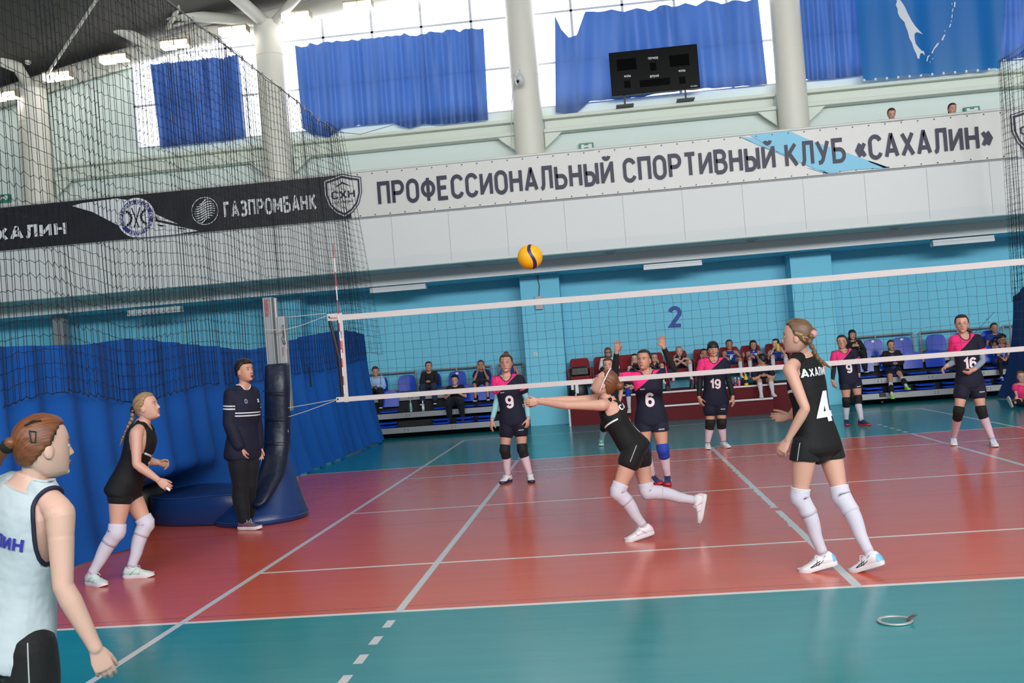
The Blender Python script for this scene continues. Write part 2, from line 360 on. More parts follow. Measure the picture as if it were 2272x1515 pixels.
# round columns, arched eave beam, roof, struts
def zb(x): return 10.45-.0069*x*x
cols = []
for i, x in enumerate((-14.86, -8.86, -2.86, 3.14, 9.14)):
    c = MB(); zt = zb(x)+.05
    c.tube([(x, 12.0, 3.9), (x, 12.0, zt)], .335, n=28, round_=False)
    c.tube([(x, 12.0, 8.05), (x, 12.0, 8.08)], .341, n=28, round_=False); c.tube([(x, 12.0, zt-.8), (x, 12.0, zt-.77)], .341, n=28, round_=False)
    struct('column_%d' % (i+1), c, CREAM, smooth='edge')
e = MB(); pts = [(x, 12.2, zb(x)+.2) for x in np.linspace(-21.5, 21.5, 40)]
e.tube(pts, .23, n=16, round_=False); struct('beam_eave', e, CREAM, smooth=True)
rf = MB(); rows = []
for y in (13.0, 6, 0, -6, -12, -20): rows.append([(x, y, zb(x)+.5+.05*(13-y)) for x in np.linspace(-22, 22, 45)])
rf.grid(rows); rows2 = [[(p[0], p[1], p[2]+.2) for p in r] for r in rows]; rf.grid(rows2)
struct('ceiling', rf, ROOF, smooth=True)
def strut(nm, pts, r): b_ = MB(); b_.tube(pts, r, n=14); struct(nm, b_, CREAM, smooth=True)
c1 = Vector((-8.86, 12.0, zb(8.86)+.0)); c0 = Vector((-14.86, 12.0, zb(14.86)))
strut('beam_strut_1', [c1, at(515, -14, 10.6), at(470, -70, 9.6)], .15)
strut('beam_strut_2', [c1+Vector((.1, 0, 0)), at(664, -12, 11.0), at(740, -75, 10)], .11)
strut('beam_chord_1', [c1+Vector((-.1, 0, .1)), at(380, 32, 11.6), at(-60, 16, 10.8)], .13)
strut('beam_strut_3', [at(345, 106, 12.1), at(200, 32, 11.1)], .13)
strut('beam_strut_4', [at(420, 45, 11.9), at(372, 62, 11.6), at(420, -30, 11)], .06)
strut('beam_rod', [c0+Vector((.1, 0, 0)), at(222, -12, 9.4)], .035)
strut('beam_strut_5', [c0, at(40, 150, 11.5), at(-60, 108, 10.6)], .14)
strut('beam_strut_6', [at(200, 32, 11.1), at(60, -6, 10.4), at(-40, -30, 10)], .11)
strut('beam_strut_7', [at(62, 138, 11.6), at(0, 10, 10.6), at(-20, -60, 10)], .07)
for i, x in enumerate((-20, -8.86, -2.86, 3.14, 9.14, 20)):                                      # roof trusses running across the hall
    t = MB(); t.tube([(x, 11.5, zb(x)+.6), (x, -19.6, zb(x)+1.9)], .12, n=10)
    struct('beam_truss_%d' % (i+1), t, CREAM, smooth=True)
# the parts of the hall behind and beside the camera (seen only in reflections)
w = MB(); w.box(XL, XR, YN-.3, YN, 0, 7.3); w.box(XL, XR, YN-.3, YN, 10.4, 13); struct('wall_near', w, WHITE)
w = MB(); w.box(XL-.3, XL, YN, 12.5, 0, 12); struct('wall_left', w, WHITE)
w = MB(); w.box(XR, XR+.3, YN, 12.5, 0, 12); struct('wall_right', w, WHITE)
# far-left grey downpipe cover behind the net
w = MB(); w.box(-14.36, -14.05, 11.3, 11.5, 2.0, 3.4); struct('trim_7', w, STEEL)
# ------------------------------------------------------------------ lamps
LAMP = mat('lit_lamp', (255, 250, 240), .5, emis=9)
for i, (u, v, s) in enumerate(((10, 216, 1), (130, 172, 1), (255, 133, 1), (390, 101, 1), (519, 71, 1), (658, 40, 1), (795, 16, 1), (905, -4, 1))):
    p = at(u, v, 11.6)
    t = thing('floodlight', ['twin box lamp at the far left edge under the arched beam', 'twin box lamp beside the leftmost column top, second from the left', 'twin box lamp third from the left under the arched beam, behind the net',
              'twin box lamp fourth from the left, where the net cable rises', 'twin box lamp fifth from the left, left of the forked column', 'twin box lamp just right of the forked column', 'twin box lamp above the second blue curtain',
              'lamp cut by the top edge, right end of the lamp row'][i], 'lamp', p, 'lamps along the eave beam')
    h = MB(); h.box(p.x-.34, p.x+.34, p.y-.12, p.y+.14, p.z-.02, p.z+.13); h.box(p.x-.03, p.x+.03, p.y, p.y+.36, p.z+.05, p.z+.1); obj('housing', h, mat('lamp_housing', (150, 140, 118), .5), t)
    for sx in (-1, 1):
        d = MB(); d.box(p.x+sx*.17-.15, p.x+sx*.17+.15, p.y-.135, p.y+.1, p.z-.045+(-.02 if sx < 0 else 0), p.z+.085); obj('diffuser', d, LAMP, t)
TUBE = mat('white_lamp_body', (205, 208, 210), .35)
for i, (u, v, lab) in enumerate(((884, 641, 'white louvred strip lamp under the gallery by the net antenna'), (1492, 589, 'white louvred strip lamp under the gallery above the number two'),
                     (2135, 536, 'white louvred strip lamp under the gallery at the far right'), (345, 692, 'white louvred strip lamp under the gallery behind the black net'))):
    p = at(u, v, 11.0); t = thing('strip_lamp', lab, 'lamp', p, 'strip lamps under the gallery')
    h = MB(); h.box(p.x-.63, p.x+.63, p.y-.09, p.y+.09, p.z+.02, p.z+.085); bevel(obj('housing', h, TUBE, t), .01)
    h = MB()
    for yy in (-.095, .07): h.box(p.x-.63, p.x+.63, p.y+yy, p.y+yy+.02, p.z-.05, p.z+.02)
    for k in range(14): h.box(p.x-.62+k*.0954, p.x-.612+k*.0954, p.y-.08, p.y+.08, p.z-.05, p.z+.0)
    obj('louvre', h, TUBE, t)
    h = MB()
    for yy in (-.035, .035): h.tube([(p.x-.6, p.y+yy, p.z-.005), (p.x+.6, p.y+yy, p.z-.005)], .013, n=8)
    obj('lamp_tube', h, mat('unlit_tube', (210, 225, 225), .3), t, smooth=True)
    h = MB(); h.box(p.x-.5, p.x-.46, p.y-.02, p.y+.02, p.z+.08, 3.41); h.box(p.x+.46, p.x+.5, p.y-.02, p.y+.02, p.z+.08, 3.41); obj('bracket', h, TUBE, t)
for i, (u, v, lab) in enumerate(((1040, 577, 'round recessed ceiling lamp left of the ball'), (1353, 550, 'round recessed ceiling lamp right of the ball'), (1667, 523, 'round recessed ceiling lamp above the taller player'), (1984, 496, 'round recessed ceiling lamp towards the right net'))):
    p = at(u, v, 10.25); p.z = 3.655; t = thing('downlight', lab, 'lamp', p, 'round lamps under the parapet')
    h = MB(); h.tube([p+Vector((0, 0, .02)), p+Vector((0, 0, -.03))], .13, n=20, round_=False); obj('trim_ring', h, TUBE, t, smooth='edge')
    h = MB(); h.tube([p+Vector((0, 0, -.03)), p+Vector((0, 0, -.036))], .09, n=20, round_=False); obj('lens', h, mat('dark_lens', (90, 110, 110), .3), t, smooth='edge')
# ------------------------------------------------------------------ banners on the gallery parapet
def banner_cloth(x0, x1, z0, z1, y, amp=.004, seed=0):
    rr = random.Random(seed); b = MB(); nx = int((x1-x0)/.12)+2; ph = [rr.uniform(0, 6) for _ in range(6)]
    G = []
    for j in range(9):
        z = lerp(z0, z1, j/8); row = []
        for i in range(nx):
            x = lerp(x0, x1, i/(nx-1))
            d = amp*(math.sin(x*4.1+z*5+ph[0])+.8*math.sin(x*7.3-z*9+ph[1])+.6*math.sin(x*1.3+ph[2]))*(1-abs(2*j/8-1)*.7)
            row.append((x, y+d-.012, z))
        G.append(row)
    b.grid(G); return b
BW = mat('white_banner_vinyl', (212, 210, 207), .4, bump=(2.5, .25, .03)); BK = mat('black_banner_vinyl', (20, 19, 28), .4, bump=(2.5, .3, .03))
ZB0, ZB1 = 4.80, 5.735; YB = 9.71
EY = Vector((1, 0, 0)); EZ = Vector((0, 0, 1))
EM = mat('eyelet_metal', (70, 68, 72), .4, metal=.6)
def eyelets(par, x0, x1):
    h_ = MB(); h_.tube([(0, 0, 0), (0, .018, 0)], .014, n=8, round_=False); me = h_.mesh('eyelet'); me.materials.append(EM); x = x0+.2
    while x < x1:
        for z in (ZB0+.03, ZB1-.03):
            o_ = bpy.data.objects.new('eyelet', me); COL.objects.link(o_); o_.parent = par; o_.location = V3_(x, YB-.03, z)-worg(par)
        x += .32
V3_ = lambda *a: Vector(a)
wb = thing('banner', 'long white banner lettered in Cyrillic with the sports club name', 'banner', (0, YB, ZB0))
obj('cloth', banner_cloth(-6.62, 7.02, ZB0, ZB1, YB, seed=1), BW, wb, smooth=True); eyelets(wb, -6.62, 7)
def bxz(u, v): p = at(u, v, YB-.03); return p
A1, A2 = bxz(838, 430), bxz(2203, 303)
c_ = (A1+A2)/2; c_.z = (bxz(860, 427).z+bxz(2170, 303).z)/2
flat_text('lettering', 'ПРОФЕССИОНАЛЬНЫЙ СПОРТИВНЫЙ КЛУБ «САХАЛИН»', (c_.x, YB-.034, c_.z+.03), EY, EZ, .60, TXT, wb, width=A2.x-A1.x, bold=.040)
st = MB()
LB = mat('light_blue_print', (120, 190, 220), .45)
def brush(pts): st.prism([bxz(u, v)+Vector((0, .006, 0)) for u, v in pts], (0, -.006, 0), (0, 0, 0))
brush([(1663, 299), (1752, 291), (1800, 312), (1880, 340), (1960, 372), (1948, 374), (1975, 372), (1900, 376), (1833, 385), (1740, 345)])
brush([(1672, 306), (1640, 303), (1700, 330), (1760, 350), (1738, 345)])
brush([(1790, 372), (1860, 383), (1833, 385)])
obj('brush_print', st, LB, wb, fix=True)
def shield(par, cu, cv, sc, mb_, mw):
    c = bxz(cu, cv); k = .41*sc
    def P(pts, off): return [(c.x+x*k, YB-.03-off, c.z+z*k) for x, z in pts]
    out = [(-1, .88), (-.55, .98), (0, 1.14), (.55, .98), (1, .88), (1, .1), (.8, -.5), (.45, -.9), (0, -1.14), (-.45, -.9), (-.8, -.5), (-1, .1)]
    b = MB(); b.prism(P(out, .006), (0, 0, 0), (0, -.004, 0)); obj('shield_field', b, mw, par, fix=True)
    for s0, s1, o_ in ((1.0, .955, .012), (.90, .80, .012)):
        b = MB(); n = len(out)
        for i in range(n):
            a, d = out[i], out[(i+1) % n]
            q = [(a[0]*s0, a[1]*s0), (d[0]*s0, d[1]*s0), (d[0]*s1, d[1]*s1), (a[0]*s1, a[1]*s1)]
            b.prism(P(q, o_), (0, 0, 0), (0, -.004, 0))
        obj('shield_outline', b, mb_, par, fix=True)
    flat_text('shield_letters', 'СХН', (c.x, YB-.046, c.z+.05*k), EY, EZ, .42*k, mb_, par, width=1.25*k, bold=.04)
    flat_text('shield_letters', 'САХАЛИН', (c.x, YB-.046, c.z-.33*k), EY, EZ, .13*k, mb_, par, width=.95*k, bold=.02)
    flat_text('shield_letters', '2012', (c.x, YB-.046, c.z-.62*k), EY, EZ, .10*k, mb_, par, bold=.01)
    b = MB(); b.prism(P([(-.45, .45), (0, .72), (.45, .45), (.2, .52), (0, .62), (-.2, .52)], .012), (0, 0, 0), (0, -.004, 0)); obj('shield_peak', b, mb_, par, fix=True)
shield(wb, 762, 434, 1.0, TXT, BW)
kb = thing('banner', 'long black sponsor banner behind the net, left of the white one', 'banner', (-12, YB, ZB0))
obj('cloth', banner_cloth(-17.5, -6.62, ZB0, ZB1, YB, seed=2), BK, kb, smooth=True); eyelets(kb, -15.5, -6.7)
a1, a2 = bxz(497, 467), bxz(702, 447)
flat_text('lettering', 'ГАЗПРОМБАНК', ((a1.x+a2.x)/2, YB-.034, (bxz(600, 457).z)), EY, EZ, .36, WTXT, kb, width=a2.x-a1.x, bold=.055)
a1, a2 = bxz(-75, 520), bxz(148, 500)
flat_text('lettering', 'САХАЛИН', ((a1.x+a2.x)/2, YB-.034, bxz(75, 513).z), EY, EZ, .30, WTXT, kb, width=a2.x-a1.x, bold=.055)
b = MB()
for q in ([(180, 451), (258, 440), (300, 446), (345, 497), (440, 512), (390, 520), (310, 527), (262, 500), (205, 470), (160, 457)], [(345, 475), (395, 497), (350, 487)], [(330, 488), (440, 512), (360, 505)]):
    b.prism([bxz(*p)+Vector((0, .006, 0)) for p in q], (0, -.006, 0), (0, 0, 0))
obj('brush_print', b, WTXT, kb, fix=True)
def disc(c, r0, r1, off, n=40, squash=1):
    b = MB()
    for i in range(n):
        t0, t1 = 2*PI*i/n, 2*PI*(i+1)/n
        q = [(c.x+r*math.cos(t), YB-.03-off, c.z+r*math.sin(t)*squash) for r, t in ((r0, t0), (r1, t0), (r1, t1), (r0, t1))]
        b.add(q, [(0, 1, 2, 3)] if r0 > 0 else [(0, 1, 2)])
    return b
c = bxz(303, 483)
obj('round_badge', disc(c, 0, .43, .012), WTXT, kb); obj('badge_ring', disc(c, .29, .385, .016), mat('violet_blue_print', (48, 42, 120), .5), kb)
RT = 'СПОРТИВНАЯ ШКОЛА ПО ВОЛЕЙБОЛУ'; bmr = bmesh.new()
for k, ch_ in enumerate(RT):
    if ch_ == ' ': continue
    t = 3.6-2*PI*.93*k/len(RT); g = text_mesh(ch_, .075, .03); u_ = Vector((math.cos(t), 0, math.sin(t))); q_ = Vector((math.sin(t), 0, -math.cos(t))); o0 = Vector((c.x, YB-.05, c.z))+u_*.337-worg(kb)
    for v in g.verts: v.co = o0+q_*v.co.x+u_*v.co.y
    tm_ = bpy.data.meshes.new('t'); g.to_mesh(tm_); g.free(); bmr.from_mesh(tm_); bpy.data.meshes.remove(tm_)
me_ = bpy.data.meshes.new('ring_lettering'); bmr.to_mesh(me_); bmr.free(); obj('ring_lettering', me_, WTXT, kb)
b = MB()
for s in (-1, 1):
    for k in range(7):
        t = -1.1+2.2*k/6; b.obox((c.x+s*(.28-.17*math.cos(t)), YB-.048, c.z+.16*math.sin(t)), (1, 0, 0), (0, 1, 0), (0, 0, 1), .025, .002, .03)
b.obox((c.x+.02, YB-.048, c.z), Vector((.35, 0, .93)), (0, 1, 0), Vector((.93, 0, -.35)), .23, .002, .012)
b.obox((c.x-.02, YB-.048, c.z), Vector((-.3, 0, .95)), (0, 1, 0), Vector((.95, 0, .3)), .23, .002, .012)
obj('badge_figure', b, BK, kb)
c = bxz(455, 468)
obj('globe_ring', disc(c, .285, .30, .012), WTXT, kb)
b = MB()
for k in range(9):
    z = -.2+.05*k; hw = math.sqrt(max(.001, .23**2-z*z))
    pts = [(c.x+hw*s_, YB-.045, c.z+z+.05*math.sin(s_*2.2+.3)) for s_ in np.linspace(-1, 1, 9)]
    for i in range(8):
        p, q = Vector(pts[i]), Vector(pts[i+1]); tk = .012*(1-abs((i-3.5)/4.2)**2)+.004
        b.add([p+Vector((0, 0, -tk)), q+Vector((0, 0, -tk)), q+Vector((0, 0, tk)), p+Vector((0, 0, tk))], [(0, 1, 2, 3)])
obj('globe_stripes', b, WTXT, kb)
rb = thing('banner', 'white banner with part of a shield beyond the right net', 'banner', (8, YB, ZB0))
obj('cloth', banner_cloth(7.08, 11, ZB0, ZB1, YB, seed=3), BW, rb, smooth=True); shield(rb, 2292, 290, 1.0, TXT, BW)
hr = MB(); hr.tube([(-18, 9.80, 5.79), (12, 9.80, 5.79)], .028, n=10)
tag(obj('handrail', hr, mat('white_handrail', (215, 215, 210), .3), smooth=True), 'thin white handrail along the top of the gallery parapet', 'railing')
# exit signs on the upper wall
for i, (u, v, lab) in enumerate(((1301, 326, 'green exit sign showing above the white banner'), (2156, 246, 'green exit sign on the gallery right of the two heads'), (8, 440, 'green exit sign at the far left above the black banner'))):
    p = at(u, v, 12.33); t = thing('exit_sign', lab, 'sign', p, 'exit signs of the gallery')
    h = MB(); h.box(p.x-.17, p.x+.17, p.y-.03, p.y+.07, p.z-.10, p.z+.09); obj('panel', h, mat('exit_green', (20, 130, 100), .4), t)
    h = MB(); h.box(p.x-.12, p.x-.05, p.y-.035, p.y-.03, p.z-.05, p.z+.06); h.box(p.x+.05, p.x+.13, p.y-.035, p.y-.03, p.z-.05, p.z+.06); h.box(p.x-.05, p.x+.05, p.y-.035, p.y-.03, p.z-.01, p.z+.03); obj('pictogram', h, WTXT, t)
# number painted on the wall
p = at(1496, 703, 12.09)
tag(flat_text('wall_number', '2', (p.x, 12.095, p.z), EY, EZ, .50, BTXT, None, width=.35, bold=.055), 'large dark blue figure 2 painted on the sky blue wall', 'number')
# junction box with cable, socket
p = at(1196, 671, 11.44); t = thing('junction_box', 'grey junction box with a drooping cable on the left blue pillar', 'box', p)
h = MB(); h.box(p.x-.085, p.x+.085, 11.37, 11.45, p.z-.16, p.z+.14); bevel(obj('box_body', h, mat('box_grey', (176, 172, 178), .5), t), .01)
h = MB(); q = [at(1193, 609, 11.44), at(1194, 622, 11.43), at(1197, 634, 11.43), at(1196, 648, 11.43), at(1196, 660, 11.43)]; h.tube(q, .011, n=6); obj('cable', h, mat('grey_cable', (96, 90, 100), .6), t, smooth=True)
p = at(1188, 786, 11.44); t = thing('wall_socket', 'small white square socket on the left blue pillar', 'socket', p)
h = MB(); h.box(p.x-.045, p.x+.045, 11.43, 11.45, p.z-.045, p.z+.045); bevel(obj('plate', h, TUBE, t), .006); h = MB(); h.tube([(p.x, 11.43, p.z), (p.x, 11.425, p.z)], .028, n=14, round_=False); obj('inset', h, mat('socket_inset', (170, 180, 185), .5), t)
# dome camera on the middle column
p = at(1153, 172, 11.40); t = thing('dome_camera', 'white dome security camera on the middle round column', 'camera', p)
h = MB(); h.ell(p, .105, .105, .10); h.tube([p+Vector((0, 0, -.02)), p+Vector((0, 0, -.09))], [.108, .10], n=18); obj('housing', h, TUBE, t, smooth=True)
h = MB(); h.tube([p+Vector((0, 0, .09)), p+Vector((0, .06, .16)), p+Vector((0, .255, .16))], .03); obj('arm', h, TUBE, t, smooth=True)
h = MB(); h.ell(p+Vector((-.02, -.05, -.10)), .07, .07, .075); obj('ball', h, mat('camera_ball', (190, 190, 195), .3), t, smooth=True)
h = MB(); h.tube([p+Vector((-.035, -.10, -.11)), p+Vector((-.04, -.127, -.115))], .034, n=12); obj('lens', h, BLACK, t, smooth=True)
h = MB(); h.tube([p+Vector((-.05, .24, .1)), at(1140, 185, 11.64), at(1135, 230, 11.64), at(1134, 330, 11.64)], .008, n=6); obj('cable', h, mat('pale_cable', (190, 190, 185), .6), t)
# ------------------------------------------------------------------ blue window curtains, flag, scoreboard
def cloth_mat(name, rgb, trans=.45, clear=.12, bump=None):
    m = bpy.data.materials.new(name); m.use_nodes = True; nt = m.node_tree; b = nt.nodes['Principled BSDF']; c = (*lin(rgb), 1)
    b.inputs['Base Color'].default_value = c; b.inputs['Roughness'].default_value = .42; b.inputs['Sheen Weight'].default_value = .1
    tl = nt.nodes.new('ShaderNodeBsdfTranslucent'); tl.inputs[0].default_value = c
    tp = nt.nodes.new('ShaderNodeBsdfTransparent'); tp.inputs[0].default_value = c
    m1 = nt.nodes.new('ShaderNodeMixShader'); m1.inputs[0].default_value = trans; m2 = nt.nodes.new('ShaderNodeMixShader'); m2.inputs[0].default_value = clear
    L = nt.links; L.new(b.outputs[0], m1.inputs[1]); L.new(tl.outputs[0], m1.inputs[2]); L.new(m1.outputs[0], m2.inputs[1]); L.new(tp.outputs[0], m2.inputs[2])
    L.new(m2.outputs[0], nt.nodes['Material Output'].inputs[0]); return m
SATIN = cloth_mat('royal_blue_satin', (54, 88, 150), .20, .08)
def poly_at(pl, s):                                                    # pl sorted by u; s in 0..1 over u range
    u = lerp(pl[0][0], pl[-1][0], s)
    for (a, p), (b, q) in zip(pl, pl[1:]):
        if u <= b or (b, q) == pl[-1]:
            t = (u-a)/(b-a) if b != a else 0; return (u, lerp(p, q, max(0, min(1, t))))
def hung_cloth(top, bot, y, seed, amp=.045, nf=16, nx=160, nz=26):
    rr = random.Random(seed); b = MB(); G = []
    fr = [(rr.uniform(.5, 1.6)*nf, rr.uniform(0, 6.3), rr.uniform(.3, 1), rr.uniform(-2, 2)) for _ in range(6)]
    for j in range(nz):
        t = j/(nz-1); row = []
        for i in range(nx):
            s = i/(nx-1); a = poly_at(top, s); c = poly_at(bot, s); u, v = lerp(a[0], c[0], t), lerp(a[1], c[1], t)
            d = sum(w*math.sin(2*PI*f*s+ph+k*t*1.3) for f, ph, w, k in fr)/2.4
            p = at(u, v, y); p.y += amp*d*(1-.25*t)
            row.append(p)
        G.append(row)
    b.grid(G); return b
CUR = [
 ('royal blue curtain over the leftmost window, behind the black net', [(332, 142), (345, 143), (370, 138), (385, 139), (400, 136), (440, 133), (455, 130), (475, 127), (490, 131), (510, 124), (527, 121)], [(355, 328), (400, 322), (440, 318), (500, 312), (545, 304)], 22),
 ('wide royal blue curtain over the second window, sagging at its lower left', [(656, 102), (668, 104), (690, 97), (705, 99), (716, 93), (745, 92), (770, 90), (795, 88), (820, 85), (845, 82), (870, 80), (897, 75), (910, 80), (930, 77), (960, 71), (980, 70), (1008, 65), (1020, 70), (1034, 62), (1050, 66), (1072, 61)],
  [(672, 286), (695, 299), (730, 305), (760, 283), (800, 278), (870, 272), (890, 281), (910, 284), (940, 275), (980, 276), (1020, 272), (1083, 266)], 14),
 ('royal blue curtain with swagged top edge behind the scoreboard', [(1231, 35), (1245, 66), (1262, 83), (1280, 78), (1298, 25), (1325, 27), (1357, 21), (1385, 27), (1412, 17), (1440, 25), (1463, 12), (1490, 16), (1520, 6), (1545, 14), (1567, 0), (1600, 9), (1625, 0), (1655, 4), (1682, -3)],
  [(1233, 250), (1250, 252), (1280, 250), (1308, 225), (1400, 218), (1480, 205), (1560, 197), (1640, 192), (1702, 187)], 9),
 ('royal blue curtain behind the flag at the right', [(1764, -14), (1790, -8), (1830, -12), (1900, -18), (1960, -22), (2100, -34), (2330, -55)], [(1779, 168), (1793, 178), (1860, 173), (1915, 166), (2080, 150), (2330, 122)], 20)]
for i, (lab, tp, bt, nf) in enumerate(CUR):
    o = obj('window_curtain', hung_cloth(tp, bt, 12.26, 10+i, .075, nf), SATIN, None, smooth=True, loc=at(*tp[0], 12.28)); tag(o, lab, 'curtain', 'blue window curtains')
FLAGM = cloth_mat('flag_cloth', (26, 122, 192), .35, .0)
fl = thing('flag', 'large blue flag with a white island map hanging over the window', 'flag', at(1915, 178, 11.95))
def flag_pt(u, v, off=0):
    p = at(u, v, 11.95); p.y += .03*math.sin(p.x*5.1)+.02*math.sin(p.x*9+2)-off; return p
G = []
for j in range(20):
    t = j/19; row = []
    for i in range(80):
        s = i/79; u = lerp(lerp(1892, 2232, s), lerp(1915, 2221, s), t); v = lerp(lerp(-60, -92, s), lerp(177, 151, s)+2*math.sin(s*38), t); row.append(flag_pt(u, v))
    G.append(row)
b = MB(); b.grid(G); obj('cloth', b, FLAGM, fl, smooth=True)
def cc4(x, y): return (1672+x/3.787, y/3.787)
isl = [(1195, -60), (1215, -30), (1228, 0), (1245, 25), (1265, 60), (1290, 120), (1320, 180), (1350, 225), (1385, 260), (1420, 292), (1385, 280), (1360, 278), (1345, 292), (1345, 330), (1355, 375), (1380, 405), (1410, 432), (1428, 432), (1438, 470), (1415, 450), (1395, 455), (1385, 502), (1370, 495), (1358, 455), (1340, 420), (1325, 370), (1305, 330), (1290, 270), (1270, 215), (1265, 190), (1230, 150), (1212, 110), (1210, 75), (1195, 40), (1205, 10), (1190, -30)]
import mathutils.geometry as mg
def flag_patch(poly):
    P2 = [Vector((x, y, 0)) for x, y in poly]; tri = mg.tessellate_polygon([P2])
    bm = bmesh.new(); vs = [bm.verts.new(p) for p in P2]
    for t in tri:
        try: bm.faces.new([vs[k] for k in t])
        except ValueError: pass
    x = min(p.x for p in P2)
    while x < max(p.x for p in P2):
        x += 22; bmesh.ops.bisect_plane(bm, geom=bm.verts[:]+bm.edges[:]+bm.faces[:], plane_co=(x, 0, 0), plane_no=(1, 0, 0))
    bm.verts.index_update()
    m_ = MB(); m_.add([flag_pt(*cc4(v.co.x, v.co.y), .012) for v in bm.verts], [[v.index for v in f.verts] for f in bm.faces]); bm.free(); return m_
FW = mat('flag_white', (218, 222, 230), .7)
obj('island_print', flag_patch(isl), FW, fl)
b = MB()
for q in ([(1640, 230), (1650, 200), (1660, 203), (1648, 232)], [(1600, 255), (1612, 258), (1606, 268)], [(1578, 335), (1600, 292), (1612, 290), (1590, 340)], [(1495, 445), (1515, 405), (1545, 362), (1562, 358), (1545, 385), (1520, 412), (1508, 445)], [(1450, 515), (1462, 470), (1488, 458), (1470, 480), (1458, 518)], [(1478, 520), (1490, 515), (1485, 527)], [(1500, 490), (1516, 484), (1508, 496)],
          [(1660, 150), (1666, 120), (1672, 120), (1668, 152)], [(1664, 100), (1672, 70), (1678, 72), (1672, 102)], [(1682, 60), (1686, 15), (1696, 18), (1692, 62)], [(1662, 40), (1666, 20), (1670, 40)], [(1655, 185), (1660, 165), (1664, 186)]):
    m_ = flag_patch(q); b.add(m_.v, m_.f)
obj('islet_print', b, FW, fl)
b = MB()
for k in range(13):
    s = k/12; p = at(lerp(1917, 2219, s), lerp(178, 152, s), 11.93); b.box(p.x-.02, p.x+.02, p.y-.02, p.y+.02, p.z-.03, p.z+.025)
obj('clips', b, FW, fl)
sb = thing('scoreboard', 'black electronic scoreboard with white Cyrillic captions on two legs', 'scoreboard', at(1455, 206, 11.9))
z0 = 7.36; z1 = 8.355; x0, x1 = -.89, 1.105
h = MB(); h.box(x0, x1, 11.85, 11.98, z0, z1); bevel(obj('cabinet', h, mat('scoreboard_black', (7, 7, 8), .3, spec=.1), sb), .01)
DG = mat('smoked_display', (4, 4, 5), .12, spec=.12)
for (u, v, a, c) in ((1390, 143, .22, .13), (1507, 134, .22, .13), (1449, 148, .07, .09), (1453, 183, .34, .08), (1392, 187, .07, .08), (1514, 178, .07, .08)):
    p = at(u, v, 11.85); h = MB(); h.box(p.x-a, p.x+a, 11.842, 11.85, p.z-c, p.z+c); obj('digit_display', h, DG, sb)
for tx, u, v, hh in (('ПЕРИОД', 1449, 129, .055), ('ВРЕМЯ', 1452, 169, .055), ('ФОЛЫ', 1392, 169, .05), ('ФОЛЫ', 1513, 157, .05), ('НЕТАВОН', 1540, 191, .03)):
    p = at(u, v, 11.845); flat_text('caption', tx, p, EY, EZ, hh, WTXT, sb, bold=.035)
for u, v, v2 in ((1385, 212, 238), (1520, 197, 224)):
    p = at(u, v, 11.92); h = MB(); h.box(p.x-.02, p.x+.02, 11.90, 11.94, 7.15, z0+.02); h.box(p.x-.2, p.x+.2, 11.88, 12.2, 7.14, 7.16); obj('leg', h, BLACK, sb)
# ------------------------------------------------------------------ divider nets and divider curtains
NETM = mat('black_net_twine', (20, 22, 34), .8)
def net_mesh(x0, ya, yb, ztop, zbot, sv, sh, seed, lean=0.0, ylean=0, amp=.03, r=.0028, rag=.05):
    rr = random.Random(seed); b = MB(); nv = int((yb-ya)/sv)+1; nh = int((ztop-3.0*0-min(zbot(ya), zbot(yb)))/sh)+1
    fr = [(rr.uniform(.6, 3.2), rr.uniform(0, 6)) for _ in range(4)]
    zz = [[0]*nh for _ in range(nv)]; P = [[None]*nh for _ in range(nv)]
    for i in range(nv):
        y = ya+i*sv; zb_ = zbot(y)
        for j in range(nh):
            t = j/(nh-1); z = lerp(ztop, zb_, t)
            w = sum(math.sin(y*f+ph+z*.7) for f, ph in fr)*.02
            z += w*min(1, j*.3)+rr.uniform(-1, 1)*.012*(j > 0)+(.02 if i % 2 else -.02)*(j > 0)*math.sin(y*1.7+z)
            y2 = y+(max(0, y-ylean)*lean*(ztop-z) if lean else 0)
            P[i][j] = Vector((x0+amp*math.sin(y*2.3+z*.35)+.22*amp*(1 if i % 2 else -1)+.02*math.sin(y*7.1), y2+.01*math.sin(z*2+i), z))
    def line(pts, rad):
        for a, c in zip(pts, pts[1:]):
            d = (c-a); e = d.cross(Vector((1, .3, .1))); e.normalize(); g = d.cross(e).normalized()
            V = [p+e*(rad*math.cos(q))+g*(rad*math.sin(q)) for p in (a, c) for q in (0, 2.1, 4.2)]
            b.add(V, [(0, 1, 4, 3), (1, 2, 5, 4), (2, 0, 3, 5)])
    for i in range(nv): line(P[i], r)
    for j in range(nh): line([P[i][j] for i in range(nv)], r*(1.0 if 0 < j < nh-1 else 1.6))
    return b
ZT = 6.24
ln = thing('divider_net', 'black divider net hanging from a cable, at the left', 'net', (-6.4, 1, 1.6))
zlow = lambda y: 1.54+.05*math.sin(y*1.9)+.045*max(0, y-3)
o = obj('netting', net_mesh(-6.4, -6.5, 8.1, ZT, zlow, .055, .13, 3, .09, 5.5, r=.0029), NETM, ln)
o = obj('net_fold', net_mesh(-6.32, 7.15, 8.15, ZT, lambda y: 1.9, .07, .12, 5, .40, 6.9, amp=.05), NETM, ln)
h = MB(); h.tube([(-6.4, -8, ZT+.02), (-6.4, 1, ZT-.01), (-6.4, 8.1, ZT+.03), at(800, 298, 9.6), at(880, 275, 11.5)], .008, n=6); obj('cable', h, STEEL, ln)
h = MB()
for k in range(34): h.tube([(-6.4, -6+.43*k, ZT+.03), (-6.4, -6+.43*k, ZT-.02)], .016, n=6)
obj('rings', h, STEEL, ln)
h = MB()
for y in (1.95, 5.1): h.tube([(-6.38, y, 1.7), (-6.37, y, 1.38)], .014, n=6)
obj('tie_cord', h, NETM, ln)
